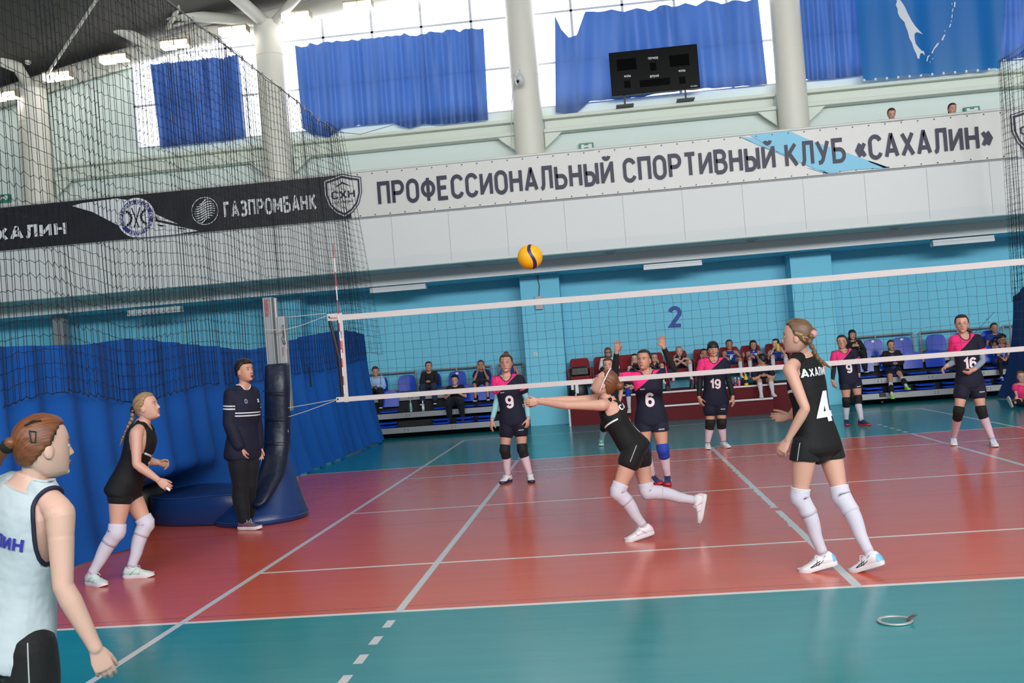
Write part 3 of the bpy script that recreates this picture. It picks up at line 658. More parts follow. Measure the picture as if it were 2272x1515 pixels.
def drape(xf, ya, yb, ztop, ybot, seed, nf=2.6, amp=.055, flare=.12, side=1, ny=640, nz=34, bulge=None):
    rr = random.Random(seed); b = MB(); G = []
    fr = [(rr.uniform(.6, 1.9)*nf, rr.uniform(0, 6.3), rr.uniform(.4, 1), rr.uniform(-.5, .5)) for _ in range(6)]
    for j in range(nz):
        t = j/(nz-1); row = []
        for i in range(ny):
            s = i/(ny-1); y0 = lerp(ya, yb, s); zt = ztop(y0); yy = lerp(y0, lerp(ybot[0], ybot[1], s), t**1.6); z = lerp(zt, 0.012, t)
            d = sum(w*math.sin(y0*f*2+ph+k*t*3) for f, ph, w, k in fr)/2.2
            d += .75*math.sin(2*PI*1.75*y0+1.1*math.sin(y0*1.3+seed)+.5*t)
            x = xf(y0)+side*(amp*d*(.6+.5*t)+flare*t**5)
            if bulge: x += side*bulge(yy, z); 
            row.append((x, yy, z+(.02*abs(math.sin(y0*5)) if j == nz-1 else 0)))
        G.append(row)
    b.grid(G); return b
DIV = mat('blue_divider_cloth', (20, 88, 172), .85, spec=.25)
ztab = [(-6, 2.02), (-3.2, 2.04), (-1.8, 2.06), (-.9, 2.13), (.2, 2.09), (2.6, 2.0), (3.4, 2.04), (5.2, 2.22), (6.9, 2.33), (7.6, 2.37), (8.6, 2.36), (9.6, 2.28)]
bul = lambda y, z: .10*math.exp(-((y+1.2)/.35)**2)*smooth01((.85-z)/.5)-1.05*math.exp(-((y-.12)/1.05)**6)*smooth01((.66-z)/.42)
o = obj('divider_curtain', drape(lambda y: -6.47, -6, 9.45, lambda y: interp(ztab, y), (-6, 10.5), 4, nf=3.0, amp=.06, flare=.05, bulge=bul), DIV, None, smooth=True, loc=(-6.47, 1, 0))
tag(o, 'long blue divider curtain under the black net, at the left', 'curtain')
NAVY = mat('navy_vinyl', (22, 52, 104), .35, bump=(6, .25, .02))
DIV2 = mat('dark_blue_divider_cloth', (18, 52, 112), .7)
rc = [at(2213, 690, 9.0), at(2235, 905, 9.3)]
def rx(y): return 6.42
o = obj('divider_curtain', drape(rx, 5.6, 9.15, lambda y: 2.02+.28*math.sin(max(0, min(1, (9.15-y)/1.6))*PI/2), (5.6, 10.0), 9, nf=3, amp=.05, side=-1, ny=160), DIV2, None, smooth=True, loc=(6.42, 8, 0))
tag(o, 'dark blue divider curtain at the right edge, pulled to the wall', 'curtain')
rn = thing('divider_net', 'black divider net gathered at the right edge', 'net', (6.45, 8, 2))
obj('netting', net_mesh(6.45, 5.6, 8.75, 6.45, lambda y: 1.95, .06, .13, 8, .05, 6, amp=.06), NETM, rn)
obj('net_fold', net_mesh(6.40, 8.35, 8.8, 6.5, lambda y: 1.95, .035, .12, 12, .12, 8.0, amp=.04), NETM, rn)
h = MB(); h.tube([(6.45, 4, 6.5), (6.45, 8.8, 6.52)], .008, n=6); obj('cable', h, STEEL, rn)
h = MB(); h.tube([at(2206, 692, 9.2), at(2170, 732, 10.5), at(2140, 760, 11.9)], .004, n=6); h.ell(at(2190, 708, 9.8), .015, .015, .012); tag(obj('tie_rope', h, mat('grey_rope', (120, 120, 120), .8)), 'thin rope pulling the right divider curtain towards the wall', 'rope')
# ------------------------------------------------------------------ volleyball net, post, pads
vn = thing('volleyball_net', 'black volleyball net with white tapes across the court', 'net', (0, 0, 1.26))
def sag(x): return -.012*math.cos(x/4.5*PI/2)
b = MB()
xs = np.arange(-4.62, 4.7, .1)
def zt_(x): return 2.175+sag(x)
def zb_(x): return 1.31+sag(x)*.5
rr = random.Random(5)
def wob(x, k): return .006*math.sin(x*9.1+k*2.1)+.004*math.sin(x*23+k)
def seg(b, a, c, r):
    a = Vector(a); c = Vector(c); d = c-a; e = d.cross(Vector((.2, 1, .1))).normalized(); g = d.cross(e).normalized()
    b.add([p+e*(r*math.cos(q))+g*(r*math.sin(q)) for p in (a, c) for q in (0, 2.1, 4.2)], [(0, 1, 4, 3), (1, 2, 5, 4), (2, 0, 3, 5)])
for i, x in enumerate(xs):
    kink = rr.choice((0, 0, .012, -.012)) ; q = []
    for k in range(10):
        t = k/9; q.append((x+wob(x, k)*.6+(kink if k == 1 else 0)-.0*t, .004*math.sin(k+i), lerp(zt_(x), zb_(x), t)))
    for a, c in zip(q, q[1:]): seg(b, a, c, .0017)
for k in range(1, 9):
    q = [(x, 0, lerp(zt_(x), zb_(x), k/9)+wob(x, k)*.8) for x in xs]
    for a, c in zip(q, q[1:]): seg(b, a, c, .0017)
obj('netting', b, mat('black_net_cord', (12, 14, 20), .8), vn)
TAPE = mat('white_net_tape', (196, 188, 186), .65, bump=(18, .25, .01))
def tape(za, zb2, x0, x1, n=60, th=.006):
    b = MB(); G = []
    for i in range(n+1):
        x = lerp(x0, x1, i/n); w = .002*math.sin(x*7)
        G.append([(x, -th+w, za(x)), (x, -th+w, zb2(x)), (x, th+w, zb2(x)), (x, th+w, za(x))])
    b.rings(G); return b
obj('top_tape', tape(lambda x: 2.178+sag(x), lambda x: 2.243+sag(x)+.002*math.sin(x*5), -4.565, 4.6), TAPE, vn)
obj('bottom_tape', tape(lambda x: 1.262+sag(x)*.4, lambda x: 1.315+sag(x)*.4, -4.535, 4.6), TAPE, vn)
h = MB(); h.box(-4.445, -4.395, -.012, .012, 1.255, 2.262); bevel(obj('side_band', h, TAPE, vn), .004)
h = MB(); h.box(-4.565, -4.44, -.014, .014, 2.185, 2.262); obj('corner_flap', h, TAPE, vn)
h = MB(); h.box(-4.535, -4.40, -.014, .014, 1.262, 1.318); obj('corner_flap', h, TAPE, vn)
for (x, z) in ((-4.545, 2.225), (-4.515, 1.295)):
    h = MB(); h.tube([(x, -.014, z), (x, -.018, z)], .010, n=10, round_=False); obj('eyelet', h, BLACK, vn)
h = MB(); h.tube([(-4.545, 0, 2.19), (-4.47, .0, 1.75), (-4.465, 0, 1.30)], [.02, .022, .02], n=10, flat=.6); obj('edge_rod', h, mat('black_sleeve', (24, 24, 26), .6), vn, smooth=True)
h = MB(); h.box(-4.46, -4.449, -.006, .006, 1.3, 2.2); obj('edge_piping', h, mat('navy_piping', (26, 24, 70), .6), vn)
flat_text('tape_print', 'Mikasa', (-4.5, -.0145, 2.212), EY, EZ, .026, RTXT, vn, bold=.03, off=.001)
p = Vector((-4.42, -.0125, 1.88)); flat_text('band_print', 'Mikasa', p, (0, 0, 1), (-1, 0, 0), .022, RTXT, vn, width=.13, bold=.03, off=.001)
p = Vector((-4.42, -.0125, 2.02)); flat_text('band_print', 'FIVB', p, (0, 0, 1), (-1, 0, 0), .022, BTXT, vn, width=.07, bold=.03, off=.001)
CORD = mat('pale_cord', (186, 178, 172), .8)
def rope(pts, r=.004): h = MB(); h.tube(pts, r, n=6); obj('rope', h, CORD, vn, smooth=True)
Y0 = 0.02
rope([at(723, 695, 0), at(637, 704, Y0)]); rope([at(724, 701, 0), at(668, 722, Y0), at(630, 732, Y0), at(614, 733, -.06)]); rope([at(590, 731, -.07), at(614, 732, -.07)])
rope([at(631, 728, -.05), at(634, 752, -.05), at(636, 774, -.05)], .006)
rope([at(745, 886, 0), at(690, 896, 0), at(633, 906, 0)]); rope([at(745, 888, 0), at(680, 912, 0), at(636, 926, 0)]); rope([at(633, 918, -.02), at(638, 924, -.02), at(636, 935, -.02), at(639, 958, -.02)], .006)
# red and white antenna
an = thing('net_antenna', 'red and white striped antenna standing on the net edge', 'antenna', (-4.43, -.02, 1.3))
AW = mat('antenna_white', (225, 222, 220), .4); AR = mat('antenna_red', (190, 30, 42), .4)
h = MB(); h.mi = []; z = 1.35; k = 0
while z < 3.04:
    z2 = min(3.05, z+.10) if z < 2.25 else z+.158
    h.cur = (k % 2); h.tube([(-4.434, -.022, z), (-4.434, -.022, z2)], .006, n=8, round_=False); z = z2; k += 1
obj('rod', h, [AW, AR], an)
# post
PX, PY = -5.2, .12
po = thing('net_post', 'grey aluminium net post with red lettering above the pad', 'post', (PX, PY, 0))
h = MB(); h.box(-5.315, -5.215, .04, .16, .02, 2.51); h.box(-5.315, -5.30, .02, .04, .02, 2.51); h.box(-5.23, -5.215, .02, .04, .02, 2.51); bevel(obj('profile', h, ALU, po), .006)
h = MB(); h.tube([(-5.195, .1, .02), (-5.195, .1, 2.50)], .026, n=16, round_=False); obj('inner_tube', h, ALU, po, smooth='edge')
h = MB(); h.box(-5.175, -5.085, .05, .15, 1.2, 2.285); bevel(obj('slider', h, STEEL, po), .01)
h = MB(); h.tube([(-5.10, .045, 2.18), (-5.10, .02, 2.18), (-5.10, .02, 2.08), (-5.10, .045, 2.08)], .008, n=8); h.tube([(-5.10, .05, 1.98), (-5.10, .03, 1.98)], .018, n=12); h.tube([(-5.105, .045, 2.06), (-5.11, .01, 2.03), (-5.10, .02, 1.99)], .012, n=8); obj('hooks', h, mat('zinc', (120, 122, 122), .4, metal=.6), po, smooth=True)
flat_text('lettering', 'PESMENPOL', (-5.272, .018, 2.40), (0.02, 0, 1), (-1, 0, .02), .045, RTXT, po, width=.2, bold=.04)
flat_text('lettering', 'PESMENPOL', (-5.128, .048, 1.88), (0.02, 0, 1), (-1, 0, .02), .016, RTXT, po, width=.10, bold=.03)
# tall post pad and cone shaped foot pad
pp = thing('post_pad', 'tall navy vinyl pad strapped round the net post, bending at its foot', 'pad', (-5.3, -.1, 0))
h = MB(); R = []
for (u0, u1, v, y, th) in ((584, 634, 807, -.02, .10), (584, 635, 812, -.06, .11), (583, 636, 870, -.07, .12), (583, 637, 930, -.07, .12), (582, 636, 985, -.08, .12), (577, 630, 1025, -.17, .11), (567, 625, 1055, -.30, .10), (558, 606, 1090, -.44, .09), (556, 590, 1115, -.54, .07), (560, 575, 1124, -.58, .04)):
    a = at(u0, v, y); c = at(u1, v, y); ce = (a+c)/2; hw = (c.x-a.x)/2; ce.y += th*.8
    R.append([Vector((ce.x+hw*(abs(math.cos(q))**.6)*(1 if math.cos(q) > 0 else -1), ce.y+th*(abs(math.sin(q))**.7)*(1 if math.sin(q) > 0 else -1)-.0, ce.z)) for q in np.linspace(0, 2*PI, 21)[:-1]])
h.rings(R[::-1]); obj('padding', h, mat('deep_navy_vinyl', (12, 24, 48), .4, bump=(5, .5, .03)), pp, smooth=True)
for v in (868, 925, 980):
    h = MB(); a = at(583, v, -.2); d_ = at(637, v+2, -.2); h.tube([a+Vector((0, .02, 0)), (a+d_)/2+Vector((0, 0, -.004)), d_+Vector((0, .02, 0))], .006, n=6); obj('strap', h, mat('pad_seam', (8, 14, 30), .6), pp)
# cone shaped foot pad
cp = thing('foot_pad', 'navy cone shaped pad covering the foot of the net post', 'pad', (-5.35, .1, 0))
h = MB(); R = []
for t in np.linspace(0, 1, 12):
    # from the floor outline to the slim top at the post
    cx_, cy_ = lerp(-5.5, -5.24, t), lerp(.0, .05, t); hx = lerp(.52, .07, t**.95); hy = lerp(.52, .08, t**.9); z = .05+.72*t
    if t == 0: R.append([Vector((cx_+hx*.985*math.cos(q), cy_+hy*.985*math.sin(q), 0)) for q in np.linspace(0, 2*PI, 37)[:-1]])
    R.append([Vector((cx_+hx*math.cos(q), cy_+hy*math.sin(q), z)) for q in np.linspace(0, 2*PI, 37)[:-1]])
h.rings(R); obj('cover', h, NAVY, cp, smooth=True)
h = MB(); h.tube([Vector((-5.5+.522*math.cos(q), .522*math.sin(q), .05)) for q in np.linspace(-2.6, .5, 30)], .007, n=6); obj('piping', h, mat('navy_piping_gloss', (40, 66, 120), .3), cp, smooth=True)
dm = thing('drum_pad', 'low oval navy vinyl pad lying beside the post foot', 'pad', (-6.45, .45, 0))
def stad(hx, hy, z, cx_=-6.20, cy_=.36, dz=0):
    a = []
    for q in np.linspace(0, 2*PI, 49)[:-1]:
        c, s_ = math.cos(q), math.sin(q)
        x = cx_+hx*(abs(c)**.75)*(1 if c > 0 else -1); y = cy_+hy*(abs(s_)**.75)*(1 if s_ > 0 else -1)
        a.append(Vector((x, y-.22*(x-cx_), z+(.012*math.sin(x*5+y*3) if dz else 0))))
    return a
h = MB(); h.rings([stad(.74, .56, 0), stad(.76, .58, .03), stad(.77, .59, .2), stad(.76, .58, .31, dz=.03), stad(.74, .56, .335, dz=.05), stad(.55, .40, .34, dz=.07), stad(.25, .18, .335, dz=.06), stad(.02, .02, .33, dz=.05)]); obj('cover', h, NAVY, dm, smooth=True)
h = MB(); q = stad(.755, .575, .325, dz=.045); h.tube(q+[q[0]], .008, n=6); obj('piping', h, MATS['navy_piping_gloss'], dm, smooth=True)
bg_ = thing('wheeled_bag', 'black wheeled bag under the curtain behind the oval pad', 'bag', (-7.25, .55, 0)); BX, BY = -7.12, .42
h = MB(); h.rings([[Vector((BX+x*.30*s_, BY+y*.34*s_, z)) for x, y in [(math.cos(q), math.sin(q)) for q in np.linspace(0, 2*PI, 25)[:-1]]] for z, s_ in ((.03, .9), (.08, 1), (.3, 1.0), (.45, .9), (.52, .6), (.54, .1))]); obj('bag_body', h, BLACK, bg_, smooth=True)
p = onz(366, 1158); h = MB(); h.tube([(p.x-.03, p.y, .055), (p.x+.03, p.y-.02, .055)], .05, n=20, round_=False); obj('wheel', h, BLACK, bg_, smooth='edge'); h = MB(); h.tube([(p.x+.03, p.y-.02, .055), (p.x+.034, p.y-.022, .055)], .025, n=14, round_=False); obj('hub', h, STEEL, bg_, smooth='edge')
# floor socket of the unused net
t = thing('floor_socket', 'small metal ring socket with a lifted cap in the teal floor', 'socket', (0, -5.29, 0))
h = MB(); h.tube([Vector((.085*math.cos(q), -5.29+.085*math.sin(q), .006)) for q in np.linspace(0, 2*PI, 33)], .012, n=8, flat=.5); obj('ring', h, mat('worn_metal', (185, 190, 188), .35, metal=.5), t, smooth=True)
h = MB(); h.tube([(0, -5.29, .001), (0, -5.29, .004)], .078, n=28, round_=False); obj('cap', h, mat('teal_cap', (40, 120, 125), .4), t)
h = MB(); h.add([(.05, -5.33, .006), (.11, -5.36, .05), (.09, -5.30, .035), (.12, -5.29, .045), (.07, -5.27, .008)], [(0, 1, 2), (0, 2, 4), (2, 3, 4)]); obj('torn_flap', h, mat('flap_brown', (110, 96, 78), .7), t)
# ball
bc = Vector(at(1176, 570, -2.7)); bt_ = thing('volleyball', 'yellow and blue volleyball in the air above the net', 'ball', bc)
def ball_mat():
    m = bpy.data.materials.new('ball_panels'); m.use_nodes = True; nt = m.node_tree; b = nt.nodes['Principled BSDF']; b.inputs['Roughness'].default_value = .45
    tc = nt.nodes.new('ShaderNodeTexCoord'); sp = nt.nodes.new('ShaderNodeSeparateXYZ'); nt.links.new(tc.outputs['Object'], sp.inputs[0])
    def M(op, a, b_):
        n = nt.nodes.new('ShaderNodeMath'); n.operation = op
        for i, v in enumerate((a, b_)):
            if isinstance(v, (int, float)): n.inputs[i].default_value = v
            else: nt.links.new(v, n.inputs[i])
        return n.outputs[0]
    w = M('SUBTRACT', M('MULTIPLY', sp.outputs[0], 1/.105), M('ADD', M('MULTIPLY', M('SINE', M('MULTIPLY', sp.outputs[2], -26), 0), .2), .20))
    band = M('LESS_THAN', M('ABSOLUTE', w, 0), .14)
    und = M('LESS_THAN', M('ADD', M('MULTIPLY', sp.outputs[2], 1/.105), M('MULTIPLY', sp.outputs[1], -3)), -1.02)
    f = M('MAXIMUM', band, und)
    mx = nt.nodes.new('ShaderNodeMix'); mx.data_type = 'RGBA'; mx.inputs[6].default_value = (*lin((246, 168, 6)), 1); mx.inputs[7].default_value = (*lin((32, 32, 92)), 1); nt.links.new(f, mx.inputs[0]); nt.links.new(mx.outputs[2], b.inputs['Base Color'])
    return m
h = MB(); h.ell(bc, .105, .105, .105, n=40, m=24); obj('shell', h, ball_mat(), bt_, smooth=True)
# ------------------------------------------------------------------ telescopic bleachers with blue seats
SEATB = mat('glossy_blue_plastic', (16, 62, 178), .16, spec=.6)
RAILM = mat('weathered_rail', (150, 140, 136), .5, metal=.3)
SEATW = mat('seat_number_sticker', (225, 225, 228), .5)
T1, T2, T3 = (10.55, .12, .245), (10.85, .43, .55), (11.25, .80, .91)       # front y, board bottom, board top
def seat_slab(h, x, y0, z, w=.205, d=.34, th=.045):
    h.rings([[Vector((x+w*k*cx_, y0+d/2+d/2*k*cy_, z+zz)) for cx_, cy_ in ((-.8, -1), (.8, -1), (1, -.7), (1, .7), (.85, 1), (-.85, 1), (-1, .7), (-1, -.7))] for k, zz in ((.9, 0), (1, .012), (1, th*.7), (.93, th))])
def seat_back(h, x, y, z0, z1, w=.205):
    pts = []
    for (k, t) in ((1.0, 0), (1.0, .45), (.97, .7), (.86, .88), (.6, .97), (.25, 1.0)):
        pts.append((w*k, t))
    out = [(-a, t) for a, t in pts] + [(a, t) for a, t in reversed(pts)]
    F = [Vector((x+a, y+.05*t+.03*(a/w)**2*-1, lerp(z0, z1, t))) for a, t in out]; B = [p+Vector((0, .035, 0)) for p in F]
    n = len(F); h.add(F+B, [tuple(range(n)), tuple(reversed(range(n, 2*n)))]+[(i, n+i, n+(i+1) % n, (i+1) % n) for i in range(n)])
def bleacher(lab, x0, x1, seats, handles):
    t = thing('bleacher', lab, 'bleachers', ((x0+x1)/2, 10.9, 0), 'telescopic bleachers along the far wall')
    for (yf, zb0, zt0) in (T1, T2, T3):
        h = MB(); h.box(x0, x1, yf, yf+.03, zb0, zt0); bevel(obj('front_board', h, ALU, t), .006)
        h = MB(); h.box(x0, x1, yf+.03, yf+.5 if yf > 11 else yf+.36, zt0-.05, zt0-.005); obj('deck', h, mat('dark_deck', (42, 40, 42), .6), t)
        h = MB()
        x = x0+.55
        while x < x1:
            for dx in (0, .07):
                for z in (zb0+.045, zt0-.045): h.tube([(x+dx, yf+.004, z), (x+dx, yf-.004, z)], .009, n=8, round_=False)
            x += 1.05
        obj('bolts', h, DARK, t)
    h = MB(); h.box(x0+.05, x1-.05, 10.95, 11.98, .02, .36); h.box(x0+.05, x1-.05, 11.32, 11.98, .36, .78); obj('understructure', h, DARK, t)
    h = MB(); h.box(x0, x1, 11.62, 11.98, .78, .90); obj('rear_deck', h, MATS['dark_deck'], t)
    for hx in handles: h = MB(); h.box(hx-.07, hx+.07, 10.545, 10.55, .16, .25); obj('hand_hole', h, BLACK, t)
    for hx in handles:
        h = MB(); h.tube([(hx-.02, 10.66, .05), (hx+.02, 10.66, .05)], .045, n=14, round_=False); obj('caster', h, BLACK, t)
    for row, x, kind in seats:
        so = None
        if row == 1:                                                   # folded flat, two shells on top of each other
            h = MB(); seat_slab(h, x, 10.57, .25); seat_slab(h, x, 10.6, .325, .195); so = obj('folded_seat', h, SEATB, t, smooth='edge')
        elif row == 2:
            h = MB(); seat_slab(h, x, 10.86, .565)
            if kind != 'n': seat_back(h, x, 11.185, .69, 1.05)
            so = obj('seat', h, SEATB, t, smooth='edge')
        else:
            h = MB(); seat_slab(h, x, 11.30, .925); seat_back(h, x, 11.64, 1.01, 1.375)
            so = obj('seat', h, SEATB, t, smooth='edge')
            if kind == 's':
                h = MB(); h.box(x-.03, x+.03, 11.655, 11.67, 1.30, 1.35); obj('number_sticker', h, SEATW, so)
    for hx in np.arange(x0+.45, x1-.2, 1.6):
        h = MB(); h.box(hx, hx+.10, 11.3, 11.36, .905, .95); obj('seat_bracket', h, ALU, t)
    x = x0
    while x < x1-.3:
        xe = min(x+1.7, x1)
        h = MB()
        for z in (1.44, 1.03): h.tube([(x+.04, 11.95, z), (xe-.04, 11.95, z)], .02, n=8)
        for px in (x+.04, (x+xe)/2, xe-.04): h.tube([(px, 11.95, .88), (px, 11.95, 1.44)], .02, n=8)
        obj('back_rail', h, RAILM, t, smooth=True); x = xe+.08
    return t
bleacher('left bleachers of silver boards and blue seats, half hidden by the blue curtain', -7.6, -3.38,
         [(1, -6.4, ''), (1, -5.2, ''), (1, -4.68, ''), (1, -4.2, ''), (1, -3.65, ''), (2, -6.42, ''), (2, -5.2, 'n'), (2, -4.66, ''), (2, -4.2, ''), (2, -3.68, ''), (3, -6.75, ''), (3, -6.1, ''), (3, -5.5, ''), (3, -4.92, 's'), (3, -4.33, ''), (3, -3.75, '')], [-3.6])
bleacher('right bleachers of silver boards and blue seats behind player sixteen', 3.66, 7.6,
         [(1, 4.05, ''), (1, 4.6, ''), (1, 5.13, ''), (1, 5.68, ''), (1, 6.25, ''), (1, 6.8, ''), (2, 4.02, ''), (2, 4.55, ''), (2, 5.05, ''), (2, 5.52, ''), (2, 6.05, ''), (2, 6.62, ''), (3, 4.38, 's'), (3, 5.0, 's'), (3, 5.72, ''), (3, 6.3, ''), (3, 6.88, '')], [4.2])
# ------------------------------------------------------------------ red team platform
RED = mat('dark_red_carpet', (92, 12, 22), .85); EDGE = mat('white_step_edge', (214, 206, 206), .5)
PZ, SZ = .60, .335
pf = thing('team_platform', 'dark red two level platform with white edges under the team seats', 'platform', (0, 11, 0))
h = MB(); h.box(-2.36, 2.62, 10.72, 12.08, 0, PZ); obj('upper_level', h, RED, pf)
h = MB(); h.box(-.42, 1.90, 10.25, 10.72, 0, SZ); obj('step', h, RED, pf)
h = MB(); h.box(-2.36, 2.62, 10.69, 10.74, PZ-.03, PZ+.005); obj('edge_strip', h, EDGE, pf)
h = MB(); h.box(-.42, 1.90, 10.22, 10.27, SZ-.03, SZ+.005); obj('edge_strip', h, EDGE, pf)
h = MB(); h.box(-2.40, -2.36, 10.70, 10.75, 0, PZ); obj('corner_strip', h, mat('pale_corner_strip', (196, 205, 208), .5), pf)
# ------------------------------------------------------------------ red upholstered chairs
REDF = mat('red_upholstery', (128, 14, 26), .85, sheen=.2); REDP = mat('red_plastic', (118, 10, 22), .4)
CY = 11.45
def chair():
    t = thing('team_chair', '', 'chair', (0, 0, 0))
    h = MB(); h.box(-.215, .215, -.24, .2, .36, .45); bevel(obj('seat', h, REDF, t), .03, 3)
    h = MB(); P = []
    for z, w, y in ((.40, .21, .2), (.6, .225, .22), (.75, .22, .25), (.81, .21, .262), (.845, .18, .268)):
        P.append([Vector((sx*w, y+dy, z)) for sx, dy in ((-1, .0), (-.9, -.04), (.9, -.04), (1, 0), (.9, .05), (-.9, .05))])
    h.rings(P); bevel(obj('backrest', h, REDF, t, smooth='edge'), .02, 2)
    for s in (-1, 1):
        h = MB(); h.box(s*.245-.025, s*.245+.025, -.2, .22, .58, .635); h.box(s*.245-.02, s*.245+.02, -.18, .2, .08, .585); bevel(obj('armrest', h, REDP, t), .015)
        h = MB(); h.box(s*.245-.026, s*.245+.026, -.2, .22, 0, .09); obj('foot', h, BLACK, t)
    return t
chairs_u = [(1287, 'empty red chair at the left end of the team row'), (1341, 'red chair under the woman in the white jacket'), (1391, 'red chair under the first girl in red'), (1453, 'red chair under the girl in red holding her chin'),
            (1507, 'red chair under the girl with the white headband'), (1566, 'red chair under the girl with her cheek in her hand'), (1624, 'red chair under the seated girl numbered eight'),
            (1673, 'red chair under the seated girl numbered seven'), (1728, 'red chair under the girl holding a yellow bottle')]
proto = chair(); CH = []
for i, (u, lab) in enumerate(chairs_u):
    p = at(u, 830, CY)
    if i == 0: r = proto
    else:
        r = proto.copy(); COL.objects.link(r)
        for c in list(proto.children): d = c.copy(); COL.objects.link(d); d.parent = r
    r.location = (p.x, CY, PZ+.004); r['label'] = lab; r['group'] = 'red chairs on the platform'; CH.append(p.x)
# ------------------------------------------------------------------ bags and bottles
def bottle(name, lab, p, h_, r, mb_, mc, liquid=None):
    t = thing(name, lab, 'bottle', p); p = Vector(p)
    b = MB(); b.tube([p+Vector((0, 0, .002)), p+Vector((0, 0, h_*.62)), p+Vector((0, 0, h_*.74)), p+Vector((0, 0, h_*.82))], [r, r, r*.75, r*.42], n=14, round_=False); obj('bottle_body', b, mb_, t, smooth='edge')
    b = MB(); b.tube([p+Vector((0, 0, h_*.80)), p+Vector((0, 0, h_))], r*.48, n=12, round_=False); obj('cap', b, mc, t, smooth='edge')
    if liquid: b = MB(); b.tube([p+Vector((0, 0, h_*.2)), p+Vector((0, 0, h_*.5))], r*1.02, n=14, round_=False); obj('wrap_label', b, liquid, t, smooth='edge')
    return t
YEL = mat('yellow_bottle', (226, 190, 20), .35); CLEARP = mat('clear_plastic', (150, 160, 165), .2); TEALP = mat('teal_bottle', (74, 160, 160), .4)
p = at(912, 910, 11.05); p.z = T2[2]-.004
bottle('steel_bottle', 'teal and steel flask on the left bleacher step', p, .27, .036, ALU, TEALP, TEALP)
p = at(939, 907, 11.05); p.z = T2[2]-.004
bottle('water_bottle', 'clear plastic bottle on the left bleacher step beside the flask', p, .23, .03, CLEARP, WTXT, WTXT)
p = at(1657, 864, 10.85); p.z = PZ+.001
bottle('drink_bottle', 'yellow sports bottle with a straw on the red platform', p, .25, .045, YEL, YEL, BLACK)
h = MB(); h.tube([p+Vector((-.01, 0, .25)), p+Vector((-.03, 0, .31)), p+Vector((.0, 0, .36)), p+Vector((.03, 0, .38)), p+Vector((.03, 0, .34)), p+Vector((0, 0, .33))], .008, n=8); obj('straw', h, WTXT, bpy.data.objects['drink_bottle'], smooth=True)
p = at(1633, 866, 10.85); p.z = PZ+.001; bottle('drink_bottle', 'small bottle with a blue label on the red platform', p, .19, .034, mat('red_drink', (190, 60, 66), .3), WTXT, BTXT)
p = at(1641, 865, 10.9); p.z = PZ+.001; bottle('drink_bottle', 'small white capped bottle of red drink on the red platform', p, .18, .03, mat('pink_drink', (215, 110, 112), .3), WTXT)
p = at(1619, 868, 10.85); p.z = SZ+.001; bottle('drink_bottle', 'pink drink bottle standing on the lower red step', Vector((p.x, 10.5, SZ+.001)), .24, .035, MATS['pink_drink'], RTXT, RTXT)
t = thing('sports_bag', 'black sports bag with white straps on the empty red chair', 'bag', (CH[0], CY-.1, PZ+.45))
h = MB(); h.rings([[Vector((CH[0]+x, CY-.1+y, PZ+.455+z*.22)) for x, y in ((-.2*k, -.12*k), (.2*k, -.12*k), (.2*k, .12*k), (-.2*k, .12*k))] for z, k in ((0, .9), (.2, 1), (.8, .95), (1, .75))]); bevel(obj('bag_body', h, mat('black_leatherette', (24, 23, 24), .35), t), .03, 3)
p = at(1278, 878, 10.9)
t = thing('backpack', 'black and white backpack on the platform below the empty chair', 'bag', (p.x, 10.95, PZ))
h = MB(); h.rings([[Vector((p.x+.05+x, 10.98+y, PZ+z)) for x, y in [(.22*k*math.cos(q), .13*k*math.sin(q)) for q in np.linspace(0, 2*PI, 17)[:-1]]] for z, k in ((.002, .85), (.06, 1), (.2, .95), (.3, .75), (.36, .35))]); obj('bag_body', h, BLACK, t, smooth=True)
h = MB(); h.box(p.x+.0, p.x+.07, 10.83, 10.85, PZ+.10, PZ+.33); h.box(p.x-.09, p.x-.03, 10.84, 10.86, PZ+.18, PZ+.30); obj('white_patch', h, WTXT, t)
h = MB(); h.tube([(p.x+.02, 10.82, PZ+.12), (p.x+.0, 10.78, PZ+.06), (p.x+.03, 10.75, PZ+.01)], .014, n=8); obj('strap', h, WTXT, t)
UP = Vector((0, 0, 1))
# ------------------------------------------------------------------ people: one continuous body each, clothes and hair as parts
def V3(*a): return Vector(a)
def remesh(mb, voxel, it=4, fac=.5):
    me = mb.mesh('tmp'); b = bmesh.new(); b.from_mesh(me); bmesh.ops.recalc_face_normals(b, faces=b.faces); b.to_mesh(me); b.free()
    o = bpy.data.objects.new('tmp', me); COL.objects.link(o)
    r = o.modifiers.new('r', 'REMESH'); r.mode = 'VOXEL'; r.voxel_size = voxel; r.use_smooth_shade = True
    s = o.modifiers.new('s', 'SMOOTH'); s.factor = fac; s.iterations = it
    bpy.context.view_layer.update()
    out = bpy.data.meshes.new_from_object(o.evaluated_get(bpy.context.evaluated_depsgraph_get()))
    bpy.data.objects.remove(o); bpy.data.meshes.remove(me); out.materials.clear(); return out
def shift(me, d):
    n = len(me.vertices); a = np.empty(n*3, np.float32); me.vertices.foreach_get('co', a); a = a.reshape(-1, 3)+np.array(d, np.float32); me.vertices.foreach_set('co', a.ravel()); me.update()
def put(name, me, m, parent, smooth=True):
    """mesh in world space -> child object"""
    o0 = worg(parent); shift(me, -o0)
    me.polygons.foreach_set('use_smooth', [smooth]*len(me.polygons))
    me.materials.append(m); me.name = name
    o = bpy.data.objects.new(name, me); COL.objects.link(o); o.parent = parent; return o
ARM = [(0, .047), (.2, .0458), (.36, .0435), (.55, .0405), (.9, .035), (1, .034), (1.25, .037), (1.6, .031), (1.9, .0245), (2, .024)]
LEG = [(-.1, .082), (0, .088), (.2, .086), (.5, .074), (.8, .058), (1, .053), (1.15, .050), (1.35, .053), (1.6, .044), (1.85, .034), (2, .034)]
